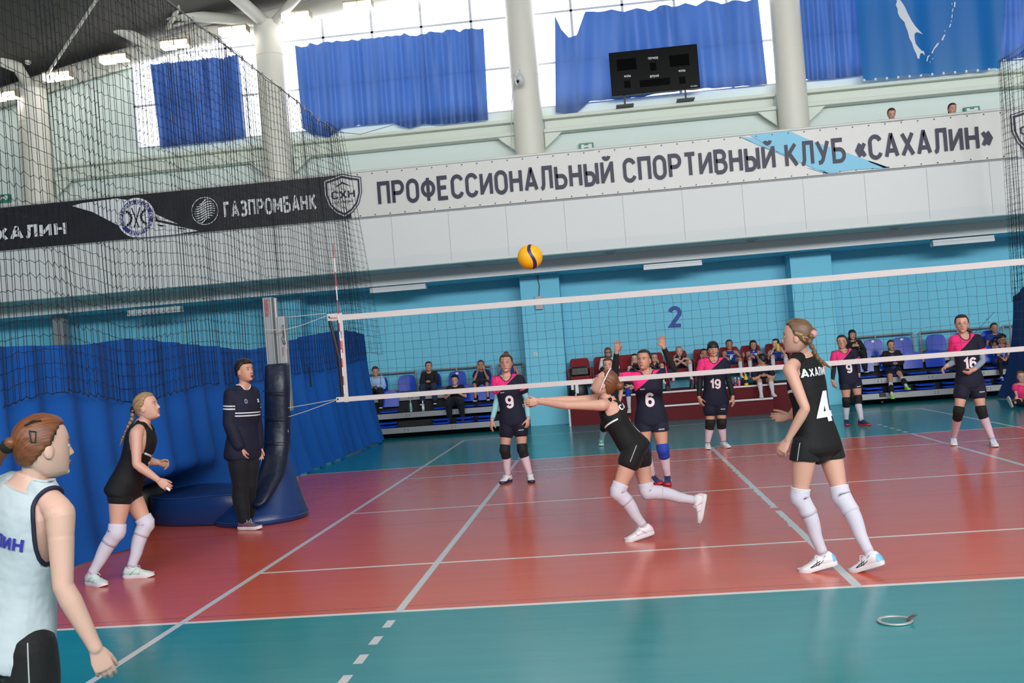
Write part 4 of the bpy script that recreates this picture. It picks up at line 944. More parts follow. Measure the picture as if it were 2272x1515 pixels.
TOR = [(-.20, (.09, .075, 0)), (-.10, (.150, .105, -.012)), (.0, (.166, .112, -.012)), (.12, (.158, .106, -.004)), (.28, (.134, .092, .004)), (.42, (.128, .088, .006)), (.58, (.140, .102, .012)), (.72, (.148, .104, .008)), (.84, (.150, .088, -.002)), (.93, (.112, .066, -.006)), (1.0, (.060, .056, -.004)), (1.06, (.050, .052, 0))]
HEADT = [(-.116, (.050, -.012, .012)), (-.108, (.074, .012, .032)), (-.095, (.083, .034, .046)), (-.075, (.086, .058, .057)), (-.048, (.088, .078, .066)), (-.02, (.089, .090, .072)), (.01, (.091, .097, .0745)), (.04, (.090, .097, .074)), (.07, (.081, .089, .069)), (.093, (.062, .070, .057)), (.110, (.034, .042, .036)), (.1165, (.010, .016, .014))]
def head_rings(C, l, f, u, hs, off=None, n=40):
    zs = [-.116, -.108, -.095, -.08, -.065, -.05, -.035, -.02, -.005, .01, .025, .04, .055, .07, .083, .095, .105, .112, .1165]
    R = []
    for z in zs:
        fr, bk, w = interp(HEADT, z); r = []
        for k in range(n):
            q = 2*PI*k/n; c, s = math.cos(q), math.sin(q)
            x = w*(abs(c)**.92)*(1 if c > 0 else -1); y = (fr if s > 0 else bk)*(abs(s)**.92)*(1 if s > 0 else -1); zz = z
            if off is None:
                d = math.hypot((abs(x)-.031)/.015, (z-.001)/.011)          # eye sockets
                if s > 0 and d < 1.4: y -= .0065*(1-d/1.4)
            else:
                e = off(x/.078, y/.095, z/.117); L = math.sqrt(x*x+y*y+z*z)+1e-6; k2 = 1+e/L; x *= k2; y *= k2; zz = z*k2
            r.append(C+l*(x*hs)+f*(y*hs)+u*(zz*hs))
        R.append(r)
    return R
def hand(mb, W, d, t, right, s, curl=.25, spread=.05, thumb=.5, tc=.2):
    d = d.normalized(); t = (t-d*t.dot(d)).normalized(); n = (t.cross(d) if right else d.cross(t)).normalized()
    mb.tube([W-d*.03*s, W, W+d*.025*s, W+d*.055*s, W+d*.085*s], [(.0235*s, .0225*s), (.0245*s, .0205*s), (.030*s, .0165*s), (.037*s, .0145*s), (.036*s, .012*s)], n=14, side=t)
    for i, L in enumerate((.068, .077, .072, .056)):
        b = W+d*((.082, .087, .083, .075)[i]*s)+t*((.0275, .0095, -.0085, -.026)[i]*s)
        a = spread*(1.5-i)*1.0; dr = (d*math.cos(a)+t*math.sin(a)).normalized(); p = b-dr*.02*s; pts = [p, b]
        cu = curl*(1+.12*i)
        for k, q in enumerate((.42, .32, .26)):
            an = cu*(.75, 1.0, .8)[k]; dr = (dr*math.cos(an)+n*math.sin(an)).normalized(); b = b+dr*(L*q*s); pts.append(b)
        mb.tube(pts, [.0095*s, .0092*s, .0085*s, .0078*s, .0064*s], n=8)
    b = W+d*.022*s+t*.020*s+n*.004*s; dr = (d*(1-thumb*.45)+t*(.35+thumb*.6)+n*.25).normalized(); pts = [b]
    for L in (.038, .032, .026):
        b = b+dr*(L*s); pts.append(b); dr = (dr+n*tc+d*.12-t*tc*.6).normalized()
    mb.tube(pts, [.0135*s, .0115*s, .0095*s, .0075*s], n=8)
    return n
SKIN = {}
def skin(k):
    c = dict(a=(204, 154, 134), b=(196, 142, 118), c=(174, 122, 98), d=(206, 164, 146))[k]
    return mat('skin_'+k, c, .5, bump=(60, .05, .003), spec=.4)
def hair_mat(k, c):
    m = mat('hair_'+k, c, .42, spec=.45); nt = m.node_tree; b = nt.nodes['Principled BSDF']; a = nt.nodes.new('ShaderNodeAttribute'); a.attribute_name = 'strand'
    n = nt.nodes.new('ShaderNodeTexNoise'); n.inputs['Scale'].default_value = 1; n.inputs['Detail'].default_value = 4; nt.links.new(a.outputs['Vector'], n.inputs['Vector'])
    x = nt.nodes.new('ShaderNodeMix'); x.data_type = 'RGBA'; l = lin(c); x.inputs[6].default_value = (*[v*.62 for v in l], 1); x.inputs[7].default_value = (*[min(1, v*1.4) for v in l], 1)
    r = nt.nodes.new('ShaderNodeMapRange'); r.inputs[1].default_value = .3; r.inputs[2].default_value = .7; nt.links.new(n.outputs['Fac'], r.inputs[0]); nt.links.new(r.outputs[0], x.inputs[0]); nt.links.new(x.outputs[2], b.inputs['Base Color'])
    p = nt.nodes.new('ShaderNodeBump'); p.inputs['Strength'].default_value = .5; p.inputs['Distance'].default_value = .004; nt.links.new(n.outputs['Fac'], p.inputs['Height']); nt.links.new(p.outputs[0], b.inputs['Normal']); return m
HAIR = {k: hair_mat(k, c) for k, c in dict(blond=(150, 118, 82), brown=(74, 50, 35), dark=(36, 26, 22), black=(18, 15, 15), red=(110, 62, 34), light=(104, 76, 52), gold=(168, 132, 84)).items()}
EYE = mat('eye_white', (205, 200, 198), .3); IRIS = mat('iris_dark', (34, 24, 20), .25); BROW = mat('eyebrow_hair', (128, 92, 72), .8); LIP = mat('lip_skin', (186, 96, 92), .45); BROWD = mat('dark_eyebrow_hair', (58, 42, 36), .8)
def fab(name, rgb, rough=.75, b=.5): return mat(name, rgb, rough, bump=(9, b, .02), sheen=.05, spec=.3)
CL = dict(navy=fab('navy_jersey_cloth', (22, 24, 44)), black=fab('black_jersey_cloth', (20, 20, 21)), white=mat('white_jersey_cloth', (178, 187, 191), .75, bump=(5, 1.0, .035), spec=.3), blue=fab('blue_jersey_cloth', (22, 52, 140)), red=fab('red_jersey_cloth', (178, 22, 34)),
          shirt=fab('light_blue_shirt', (150, 182, 224)), jeans=fab('blue_jeans', (34, 46, 70)), jacket=fab('dark_jacket_cloth', (22, 22, 26)), cream=fab('white_jacket_cloth', (214, 214, 216)), navysw=fab('navy_sweatshirt', (24, 26, 46)), trouser=fab('dark_tracksuit_cloth', (18, 22, 28)), pink=fab('pink_jersey_cloth', (236, 52, 122)), navy2=fab('dark_navy_shirt', (24, 30, 66)))
PADB = mat('black_knee_pad', (15, 15, 16), .8); PADW = mat('white_knee_pad', (204, 198, 210), .8, bump=(22, .4, .01)); PADBL = mat('blue_knee_pad', (26, 58, 158), .75)
SOCKW = mat('white_sock', (200, 194, 206), .85, bump=(40, .2, .004)); SOCKP = mat('pinkish_white_sock', (204, 178, 188), .85, bump=(40, .2, .004))
SLV = dict(mint=mat('mint_arm_sleeve', (138, 200, 204), .7, bump=(30, .3, .006)), black=mat('black_arm_sleeve', (14, 14, 16), .75), grey=mat('grey_arm_sleeve', (136, 148, 168), .7, bump=(30, .3, .006)))
def shader_jersey(name, base, kind):
    """jersey cloth whose printed panels follow the garment (attribute tl = garment coordinates)"""
    if name in MATS: return MATS[name]
    m = mat(name, base, .75, bump=(9, .5, .02), spec=.3); nt = m.node_tree; b = nt.nodes['Principled BSDF']
    a = nt.nodes.new('ShaderNodeAttribute'); a.attribute_name = 'tl'; sp = nt.nodes.new('ShaderNodeSeparateXYZ'); nt.links.new(a.outputs['Vector'], sp.inputs[0]); x, y, z = sp.outputs
    def M(op, p, q=0):
        n = nt.nodes.new('ShaderNodeMath'); n.operation = op
        for i, v in enumerate((p, q)):
            if isinstance(v, (int, float)): n.inputs[i].default_value = v
            else: nt.links.new(v, n.inputs[i])
        return n.outputs[0]
    def mx(p, q, f):
        n = nt.nodes.new('ShaderNodeMix'); n.data_type = 'RGBA'
        for i, v in ((6, p), (7, q)):
            if isinstance(v, tuple): n.inputs[i].default_value = (*lin(v), 1)
            else: nt.links.new(v, n.inputs[i])
        nt.links.new(f, n.inputs[0]); return n.outputs[2]
    if kind == 'pink':
        f = M('GREATER_THAN', M('SUBTRACT', z, M('ADD', M('MULTIPLY', x, .62), .415)), 0)
        f = M('MAXIMUM', f, M('MULTIPLY', M('LESS_THAN', x, -.168), M('GREATER_THAN', z, .20))); c = mx(base, (238, 50, 124), f)
    elif kind == 'line':
        ln = M('LESS_THAN', M('ABSOLUTE', M('SUBTRACT', z, M('ADD', M('MULTIPLY', M('ABSOLUTE', x), .25), .285))), .007)
        c = mx(base, (225, 225, 228), M('MULTIPLY', ln, M('GREATER_THAN', y, .0)))
    elif kind == 'two':
        z2 = M('SUBTRACT', z, M('ADD', M('MULTIPLY', M('GREATER_THAN', M('ABSOLUTE', x), .165), .05), .295)); ln = M('MAXIMUM', M('LESS_THAN', M('ABSOLUTE', z2), .0045), M('LESS_THAN', M('ABSOLUTE', M('SUBTRACT', z2, .021)), .004)); c = mx(base, (225, 225, 228), M('MULTIPLY', ln, M('MAXIMUM', M('GREATER_THAN', y, 0.0), M('GREATER_THAN', M('ABSOLUTE', x), .17))))
    nt.links.new(c, b.inputs['Base Color']); return m
JP = shader_jersey('pink_and_navy_jersey', (22, 24, 44), 'pink'); JB = shader_jersey('black_jersey_with_white_line', (20, 20, 21), 'line'); JBL = shader_jersey('blue_jersey_with_white_line', (22, 52, 140), 'line'); JS = shader_jersey('navy_sweatshirt_with_lines', (24, 26, 46), 'two')
class Body: pass
def person(label, J, hd, wear, hair=('brown', 'pony'), sk='a', s=1.0, bw=1.0, vox=.005, hands=None, feet=None, group=None, face=True, hs=1.0, name='person', lod=0):
    """J: world joints N (neck base), SL SR EL ER WL WR HL HR KL KR AL AR; hd: (centre, forward, up)"""
    B = Body(); B.J = J
    HC = (J['HL']+J['HR'])/2; SCn = (J['SL']+J['SR'])/2
    gx = HC.copy(); gx.z = 0
    if 'base' in J: gx = J['base'].copy()
    root = thing(name, label, 'person', gx, group); B.root = root
    X0 = (J['HL']-J['HR']).normalized(); X1 = (J['SL']-J['SR']).normalized(); N = J['N']; mid = J.get('M', (HC*.48+N*.52))
    def spine(t):
        if t < 0: return HC+(HC-mid)*(-t*1.0)*1.0
        a, b2, c = HC, mid*2-(HC+N)*.5, N; return a*(1-t)**2+b2*(2*t*(1-t))+c*t*t if t <= 1 else N+(N-mid)*(t-1)*2
    SL_ = (N-HC).length/.50
    def frame(t):
        T = (spine(min(t+.04, 1.05))-spine(t-.04)).normalized(); k = smooth01((t-.15)/.6); X = (X0*(1-k)+X1*k); X = (X-T*X.dot(T)).normalized(); return X, X.cross(T).normalized(), T
    def torso(mb, t0, t1, o, n=36, wmul=lambda t: 1, k=15):
        R = []
        for i in range(k):
            t = lerp(t0, t1, i/(k-1)); w, d, sh = interp(TOR, t); X, F, T = frame(t); w = (w*bw*s*wmul(t)+o); d = d*bw*s+o; c = spine(t)+F*(sh*s)
            R.append([c+X*(w*math.copysign(abs(math.cos(q))**.85, math.cos(q)))+F*(d*math.copysign(abs(math.sin(q))**.85, math.sin(q))) for q in [2*PI*j/n for j in range(n)]])
        mb.rings(R)
    def chain(A, Bm, C, t): return A.lerp(Bm, t) if t <= 1 else Bm.lerp(C, t-1)
    def limb(mb, kind, side, t0, t1, o, n=26, step=.12, cap=True):
        A, M_, C = (J['S'+side], J['E'+side], J['W'+side]) if kind == 'arm' else (J['H'+side], J['K'+side], J['A'+side])
        tab = ARM if kind == 'arm' else LEG
        ts = sorted(set([t0, t1]+[t0+(t1-t0)*i/max(2, int((t1-t0)/step)) for i in range(max(2, int((t1-t0)/step))+1)]+([1.0] if t0 < 1 < t1 else [])))
        pts, rad = [], []
        for t in ts:
            p = chain(A, M_, C, t)
            if kind == 'leg':
                bk = B.back[side]
                if 1 < t < 2: p = p+bk*(.016*s*math.sin(PI*min(1, (t-1)*1.5))*(1 if t < 1.67 else 0))
            pts.append(p); oo = o(t) if callable(o) else o
            rad.append(interp(tab, t)*bw*s+oo)
        mb.tube(pts, rad, n=n, round_=cap)
    B.back = {}
    for sd in 'LR':
        ff = feet[sd][1] if feet and sd in feet else frame(0)[1]; B.back[sd] = -Vector(ff).normalized()
    C, hf, hu = hd; hf = hf.normalized(); hu = (hu-hf*hu.dot(hf)).normalized(); hl = hu.cross(hf).normalized(); hs_ = hs*s**.3
    mb = MB(); torso(mb, -.17, 1.05, 0)
    nb = C-hu*.075*hs_-hf*.022*hs_
    mb.tube([N-(N-mid).normalized()*.03*s, N.lerp(nb, .5), nb+hu*.05*hs_], [.054*s*bw, .047*s*bw, .047*s*bw], n=14)
    for sd in 'LR':
        S_, E_ = J['S'+sd], J['E'+sd]; dn = frame(.9)[2]
        mb.tube([N.lerp(S_, .22)-dn*.012, N.lerp(S_, .6)-dn*.006, N.lerp(S_, .9)-dn*.002, S_.lerp(E_, .07)+(S_-N).normalized()*.004, S_.lerp(E_, .22), S_.lerp(E_, .5)], [.043*s*bw, .046*s*bw, .048*s*bw, .0485*s*bw, .0462*s*bw, .038*s*bw], n=26)
        mb.ell(S_.lerp(E_, .04)-(S_-N).normalized()*.004, .0515*s*bw, .0515*s*bw, .0515*s*bw, n=24, m=15)
        limb(mb, 'arm', sd, .36, 2, 0); limb(mb, 'leg', sd, -.05, 2, 0)
        if hands and sd in hands:
            h = hands[sd]; W = J['W'+sd]; hand(mb, W, h['d'], h['t'], sd == 'R', s*.97, **{k: v for k, v in h.items() if k not in 'dt'})
        A = J['A'+sd]; f_ = -B.back[sd]; u_ = Vector(feet[sd][2]).normalized() if feet else V3(0, 0, 1)
        mb.tube([A, A+f_*.03*s-u_*.030*s, A+f_*.09*s-u_*.048*s], [.030*s, .026*s, .018*s], n=10)
    hr = head_rings(C, hl, hf, hu, hs_); mb.rings(hr)
    def HP(x, y, z): return C+(hl*x+hf*y+hu*z)*hs_
    mb.tube([HP(0, .086, .012), HP(0, .096, -.015), HP(0, .1015, -.030)], [.006*hs_, .0075*hs_, .0095*hs_], n=10)
    mb.ell(HP(.009, .093, -.035), .0075*hs_, .0075*hs_, .0065*hs_, n=8, m=6); mb.ell(HP(-.009, .093, -.035), .0075*hs_, .0075*hs_, .0065*hs_, n=8, m=6)
    mb.ell(HP(0, .078, -.064), .02*hs_, .012*hs_, .013*hs_, Matrix((hl, hf, hu)).transposed(), n=12, m=7); mb.ell(HP(0, .077, -.098), .02*hs_, .012*hs_, .012*hs_, Matrix((hl, hf, hu)).transposed(), n=12, m=7)
    for q in (-1, 1):
        E = Matrix.Rotation(0, 3, 'X'); R3 = Matrix((hl, hf, hu)).transposed()
        mb.ell(HP(q*.076, -.008, -.012), .0075*hs_, .019*hs_, .031*hs_, R3, n=12, m=8)
    me = remesh(mb, vox, 3 if vox < .0045 else 2); put('body', me, skin(sk), root)
    # face
    if face:
        dark = hair[0] in ('dark', 'black', 'brown'); bm_ = BROWD if dark else BROW
        for q in (-1, 1):
            R3 = Matrix((hl, hf, hu)).transposed()
            if lod == 0:
                e = MB(); e.ell(HP(q*.031, .0755, .001), .0145*hs_, .0105*hs_, .0085*hs_, R3, n=14, m=9); eo = obj('eye', e, EYE, root, smooth=True)
                e = MB(); e.ell(HP(q*.0305, .0835, .001), .0062*hs_, .0035*hs_, .0066*hs_, R3, n=12, m=7); obj('iris', e, IRIS, eo, smooth=True)
                e = MB(); e.tube([HP(q*.016, .083, .003), HP(q*.024, .0875, .0095), HP(q*.034, .086, .0105), HP(q*.046, .0765, .004)], .0015*hs_, n=6); obj('eyelid', e, bm_, root, smooth=True)
            else:
                e = MB(); e.ell(HP(q*.031, .0785, .001), .0135*hs_, .010*hs_, .0068*hs_, R3, n=10, m=7); obj('eye', e, IRIS, root, smooth=True)
            e = MB(); e.tube([HP(q*.012, .0895, .0205), HP(q*.030, .0875, .0275), HP(q*.049, .073, .021)], [.0022*hs_, .0026*hs_, .0014*hs_], n=6); obj('eyebrow', e, bm_, root, smooth=True)
        e = MB(); e.tube([HP(-.022, .0795, -.0635), HP(-.008, .0905, -.0605), HP(0, .0905, -.0615), HP(.008, .0905, -.0605), HP(.022, .0795, -.0635)], [.002*hs_, .0042*hs_, .0042*hs_, .0042*hs_, .002*hs_], n=6)
        e.tube([HP(-.019, .080, -.0675), HP(0, .0905, -.071), HP(.019, .080, -.0675)], [.002*hs_, .0052*hs_, .002*hs_], n=6); obj('lips', e, LIP, root, smooth=True)
    # hair
    hc, style = hair[0], hair[1]; HM = HAIR[hc]
    if style:
        front = dict(bangs=.12, short=.50, bob=.45, long=.55).get(style, .66); th = dict(short=.017, bob=.015, bangs=.014, long=.013).get(style, .013); nape = dict(short=-.45, bob=-.9, long=-.9).get(style, -.62); mid_ = dict(short=-.1, bob=-.55, long=-.5, bangs=-.2).get(style, -.05)
        def off(x, y, z):
            k = smooth01((y+.55)/1.15); thr = lerp(nape, front, k) if y > -.0 else lerp(nape, lerp(nape, front, smooth01(.55/1.15)), smooth01((y+.9)/.9))
            if style in ('bob', 'long'): thr = lerp(-1.0, front, smooth01((y-.12)/.55))
            e = smooth01((z-thr)/.16+.5)
            n_ = .0035*math.sin(x*37+z*11)*math.sin(y*29+z*7) if style in ('short',) else .0008*math.sin(math.atan2(x, z+.4)*30)
            return lerp(-.022, th+n_, e)
        h = MB(); h.rings(head_rings(C, hl, hf, hu, hs_, off, n=56))
        if style == 'bun': h.ell(HP(0, -.115, .055), .04*hs_, .04*hs_, .04*hs_)
        if style == 'highbun': h.ell(HP(0, -.06, .13), .036*hs_, .036*hs_, .03*hs_)
        if style == 'bob' or style == 'long':
            Lh = .10 if style == 'bob' else .26
            for q in np.linspace(-2.6, -.54, 9) if style == 'bob' else np.linspace(-2.9, -.24, 11):
                x, y = .072*math.cos(q), .08*math.sin(q); p0 = HP(x, y, -.02); h.tube([p0, p0-hu*Lh*.5*hs_+hl*(x*.12), p0-hu*Lh*hs_+hl*(x*.05)], [.02, .021, .010], n=8)
        hm_ = remesh(h, max(.004, vox), 2)
        cv = np.empty(len(hm_.vertices)*3); hm_.vertices.foreach_get('co', cv); cv = cv.reshape(-1, 3)-np.array(C); lx, ly, lz = cv@np.array(hl), cv@np.array(hf), cv@np.array(hu)
        st_ = np.stack([np.arctan2(lx, lz+.045)*26, ly*14, np.abs(lx)*6], 1) if style not in ('bob', 'long', 'bangs', 'short') else np.stack([np.arctan2(lx, ly)*26, lz*14, lx*0], 1)
        hm_.attributes.new('strand', 'FLOAT_VECTOR', 'POINT').data.foreach_set('vector', st_.astype(np.float32).ravel())
        ho = put('hair', hm_, HM, root)
        if style in ('pony', 'braid', 'low'):
            tail = hair[2] if len(hair) > 2 else None
            P0 = HP(0, -.112, .03 if style != 'low' else -.03); pts = [P0] + ([Vector(p) for p in tail] if tail else [P0-hf*.05-hu*.03, P0-hf*.06-hu*.12, P0-hf*.03-hu*.2])
            t = MB()
            if style == 'braid':
                k = 0; n_ = 0; L = sum((b-a).length for a, b in zip(pts, pts[1:])); m_ = max(6, int(L/.02))
                for i in range(m_):
                    q = i/(m_-1)*(len(pts)-1); a = min(int(q), len(pts)-2); c = pts[a].lerp(pts[a+1], q-a); d = (pts[a+1]-pts[a]).normalized(); sd = d.cross(hf if abs(d.dot(hf)) < .8 else hu).normalized()
                    r_ = lerp(.021, .012, i/m_); t.ell(c+sd*(r_*.45*(1 if i % 2 else -1)), r_*.95, r_*.85, r_*1.1, n=10, m=6)
                t.tube([pts[-1], pts[-1]+(pts[-1]-pts[-2]).normalized()*.06], [.012, .003], n=8)
            else: t.tube(pts, [lerp(.024, .016, i/(len(pts)-1)) if i < len(pts)-1 else .006 for i in range(len(pts))], n=10)
            obj('braid' if style == 'braid' else 'ponytail', t, HM, ho, smooth=True)
            t = MB(); d = (pts[1]-pts[0]).normalized(); t.tube([pts[0]+d*.012, pts[0]+d*.026], .0255, n=14); obj('hair_tie', t, mat('hair_tie_pink', (196, 140, 138), .7) if hc in ('light', 'brown') else PADB, ho, smooth=True)
        B.hair = ho
    # clothes
    tlmat = []
    Xa, Fa, Ta = frame(.5)
    def tl(me):
        n = len(me.vertices); co = np.empty(n*3); me.vertices.foreach_get('co', co); co = co.reshape(-1, 3); 
        d = co-np.array(HC); A = np.stack([d@np.array(Xa), d@np.array(Fa), d@np.array(Ta)*(.5/max(.2, (N-HC).length))], 1)
        at_ = me.attributes.new('tl', 'FLOAT_VECTOR', 'POINT'); at_.data.foreach_set('vector', A.astype(np.float32).ravel()); return A, co
    B.parts = {}
    gv = max(.005, vox)
    if 'jersey' in wear:
        w = wear['jersey']; g = MB(); o = w.get('o', .014)*s; hem = w.get('hem', -.14)
        se = w.get('sleeve', 0)
        torso(g, hem, .955, o, wmul=lambda t: (1+w.get('flare', .06)*smooth01((.3-t)/.4))*(1-(.17*smooth01((t-.58)/.2) if not se else 0)))
        for sd in 'LR':
            g.tube([N.lerp(J['S'+sd], .30), N.lerp(J['S'+sd], .50 if not se else .95)], [.047*s*bw+o*.5, (.043 if not se else .052)*s*bw+o*.5], n=12)
            if se: limb(g, 'arm', sd, 0, se, lambda t: o+.004+(.012*smooth01(t/.5) if se < 1 else .006))
        me = remesh(g, gv, 3)
        A, co = tl(me)
        nk = w.get('neck', .07); dp = w.get('dip', .085)
        def amask(co):
            m_ = np.zeros(len(co), bool)
            for sd in 'LR':
                S_, E_ = np.array(J['S'+sd]), np.array(J['E'+sd]); v_ = E_-S_; l_ = np.linalg.norm(v_); v_ = v_/l_; out_ = np.array((J['S'+sd]-N).normalized())
                d_ = co-(S_-out_*.012*s); a_ = np.clip(d_@v_, 0, l_); m_ |= np.linalg.norm(d_-a_[:, None]*v_, axis=1) < w.get('ar', .074)*s*bw
            return m_
        if not nk:
            no = np.empty(len(co)*3, np.float32); me.vertices.foreach_get('normal', no); me.vertices.foreach_set('co', (co-no.reshape(-1, 3)*np.where(amask(co), .035, 0)[:, None]).astype(np.float32).ravel())
        if nk:
            no = np.empty(len(co)*3, np.float32); me.vertices.foreach_get('normal', no); no = no.reshape(-1, 3)
            r2 = (A[:, 0]/nk)**2+((A[:, 2]-.53)/dp)**2
            msk = ((r2 < 1) & (A[:, 1] > 0)) | (A[:, 2] > .515)
            if not se: msk |= amask(co)
            co2 = co-no*np.where(msk, .03, 0)[:, None]; me.vertices.foreach_set('co', co2.astype(np.float32).ravel())
        RG = []
        vi = np.zeros(len(co), bool)
        if not se: vi |= amask(co)
        if nk: nm_ = ((((A[:, 0]/nk)**2+((A[:, 2]-.53)/dp)**2) < 1) & (A[:, 1] > 0)) | (A[:, 2] > .515)
        ed = np.empty(len(me.edges)*2, np.int32); me.edges.foreach_get('vertices', ed); ed = ed.reshape(-1, 2)
        def rim(msk, cen, a1, a2, nb=40):
            sel = msk[ed[:, 0]] != msk[ed[:, 1]]; pts = (co[ed[sel, 0]]+co[ed[sel, 1]])/2
            if len(pts) < 12: return None
            d_ = pts-np.array(cen); an = np.arctan2(d_@np.array(a2), d_@np.array(a1)); out = []
            for b_ in range(nb):
                lo = -PI+2*PI*b_/nb; k_ = (an >= lo) & (an < lo+2*PI/nb)
                if k_.any(): out.append(Vector(pts[k_].mean(0)))
            if len(out) < 8: return None
            out = [(out[i-1]+out[i]*2+out[(i+1) % len(out)])/4 for i in range(len(out))]; return out+[out[0]]
        if not se:
            for sd in 'LR':
                half = amask(co) & (((co-np.array(N))@np.array(Xa) > 0) == (sd == 'L')); r_ = rim(half, J['S'+sd]-UP*.01, frame(.85)[1], frame(.85)[2])
                if r_: RG.append(('armhole_trim', r_, w.get('trim', w['m']), w.get('tr', .0045)))
        if nk:
            r_ = rim(nm_, N-Ta*.02, frame(.9)[0], frame(.9)[1])
            if r_: RG.append(('collar', r_, w.get('collar', w['m']), .0055))
        go = put('jersey' if se < 1 else w.get('nm', 'sweater'), me, w['m'], root); B.parts['jersey'] = go
        B.bvh = BVHTree.FromPolygons([v.co+worg(go) for v in me.vertices], [list(p.vertices) for p in me.polygons])
        for nm2, r_, m2, rr_ in RG: t = MB(); t.tube(r_, rr_, n=8); obj(nm2, t, m2, go, smooth=True)
        if False:
            X, F, T = frame(.95); c = N-T*.005
            t = MB(); pts = [c+X*(math.cos(q)*(nk+.004)*s)+F*(math.sin(q)*.062*s+.01*s)-T*((.03+.045*max(0, math.sin(q)))*s*dp/.085-.012) for q in np.linspace(0, 2*PI, 25)]
            pts = []
            for q in np.linspace(PI*1.02, 2*PI-.02*PI, 13):
                x = nk*math.cos(q); z = .53+dp*math.sin(q); sc_ = (N-HC).length/.5; p = HC+Xa*x+Ta*(z*sc_)+Fa*.3; hit = B.bvh.ray_cast(p, -Fa)
                if hit[0] is not None: pts.append(hit[0]+Fa*.002)
            if len(pts) > 4: t.tube(pts, .006, n=8); obj('collar', t, w['collar'], go, smooth=True)
        if w.get('cuff') and se:
            for sd in w.get('cuffs', 'LR'):
                t = MB(); limb(t, 'arm', sd, se-.05, se+.01, o+.02, cap=False); obj('cuff', t, w['cuff'], go, smooth=True)
    if 'shorts' in wear:
        w = wear['shorts']; g = MB(); o = w.get('o', .012)*s; torso(g, -.235, w.get('top', .05), o, k=8)
        g.ell(HC-(mid-HC).normalized()*.055*s, .065*s, .075*s, .06*s)
        for sd in 'LR': limb(g, 'leg', sd, -.06, w.get('end', .42), lambda t: o+.008*smooth01(t/.4))
        me = remesh(g, gv, 3); so = put('shorts' if w.get('end', .42) < 1 else 'trousers', me, w['m'], root); B.parts['shorts'] = so
        B.bvs = BVHTree.FromPolygons([v.co+worg(so) for v in me.vertices], [list(p.vertices) for p in me.polygons])
        if w.get('stripe'):
            for sd in w.get('stripes', 'LR'):
                pts = []; A_, K_ = J['H'+sd], J['K'+sd]; out = w.get('sdir', {}).get(sd) or (X0 if sd == 'L' else -X0)
                for t in np.linspace(-.15, w.get('end', .42)-.02, 9):
                    p = A_.lerp(K_, t); hit = B.bvs.ray_cast(p+Vector(out)*.4, -Vector(out))
                    if hit[0] is not None: pts.append(hit[0]+Vector(out)*.001)
                if len(pts) > 3: t = MB(); t.tube(pts, w.get('sw', .003), n=6); obj('side_stripe', t, w['stripe'], so, smooth=True)
    for sd in 'LR':
        def one(nm, kind, rng, m, o, **k):
            if not m: return None
            t = MB(); limb(t, kind, sd, rng[0], rng[1], o, n=30, step=.06, cap=k.get('cap', False)); ob = obj(nm, t, m, root, smooth=True); B.parts[nm+sd] = ob; return ob
        if 'socks' in wear:
            t = MB(); limb(t, 'leg', sd, wear['socks'][1], 1.97, .005*s, n=30, step=.06, cap=False); A = J['A'+sd]; u_ = Vector(feet[sd][2]).normalized(); f_ = -B.back[sd]
            t.tube([J['K'+sd].lerp(A, .96), A, A+f_*.025*s-u_*.03*s, A+f_*.07*s-u_*.05*s], [.036*s*bw, .0365*s, .033*s, .026*s], n=20); obj('sock', t, wear['socks'][0], root, smooth=True)
        if 'pads' in wear:
            pm, a_, b_ = wear['pads'][:3]; po_ = one('knee_pad', 'leg', (a_, b_), pm, lambda t: (.011+.007*math.exp(-((t-1.0)/.10)**2))*s)
            if len(wear['pads']) > 3:
                t = MB(); limb(t, 'leg', sd, a_+.005, a_+.02, .0135*s, n=20, cap=False); obj('pad_trim', t, wear['pads'][3], po_, smooth=True)
        if 'sleeves' in wear: one('arm_sleeve', 'arm', wear['sleeves'][1], wear['sleeves'][0], .005*s)
        if 'shoes' in wear and feet and sd in feet: shoe(root, *feet[sd], s, **wear['shoes'])
    B.frame = frame; B.HC, B.N, B.HP = HC, N, HP; B.sc = (N-HC).length/.5; B.X, B.F, B.T = Xa, Fa, Ta; B.s = s
    return B
def decal(B, text, x, z, h, m, side=1, at_=None, width=None, bold=.03, part='jersey', shear=0, bvh=None, nm='number'):
    """lettering laid on the garment; x to the person's left, z along the spine (neck at .5)"""
    bvh = bvh or B.bvh; xd = B.X*side; bm = text_mesh(text, 1.0, bold, shear=shear)
    xs = [v.co.x for v in bm.verts]; ys = [v.co.y for v in bm.verts]; hh = max(ys)-min(ys); ww = max(xs)-min(xs); sy = h/hh; sx = width/ww if width else sy
    for v in bm.verts: v.co.x *= sx; v.co.y *= sy
    g = max(.010, h/14)
    for ax in (0, 1):
        lo, hi = min(v.co[ax] for v in bm.verts), max(v.co[ax] for v in bm.verts); p = lo+g
        while p < hi:
            co = [0, 0, 0]; no = [0, 0, 0]; co[ax] = p; no[ax] = 1; bmesh.ops.bisect_plane(bm, geom=bm.verts[:]+bm.edges[:]+bm.faces[:], plane_co=co, plane_no=no); p += g
    par = B.parts[part]; o0 = worg(par); F = B.F*side; c0 = B.HC+B.X*x+B.T*(z*B.sc) if at_ is None else at_
    for v in bm.verts:
        p = c0+xd*v.co.x+B.T*v.co.y+F*.6; hit = bvh.ray_cast(p, -F); v.tag = hit[0] is None; q = (hit[0] if hit[0] is not None else p-F*.5)+F*(.0065+v.co.z); v.co = q-o0
    bmesh.ops.delete(bm, geom=[v for v in bm.verts if v.tag], context='VERTS')
    me = bpy.data.meshes.new(nm); bm.to_mesh(me); bm.free(); return obj(nm, me, m, par)
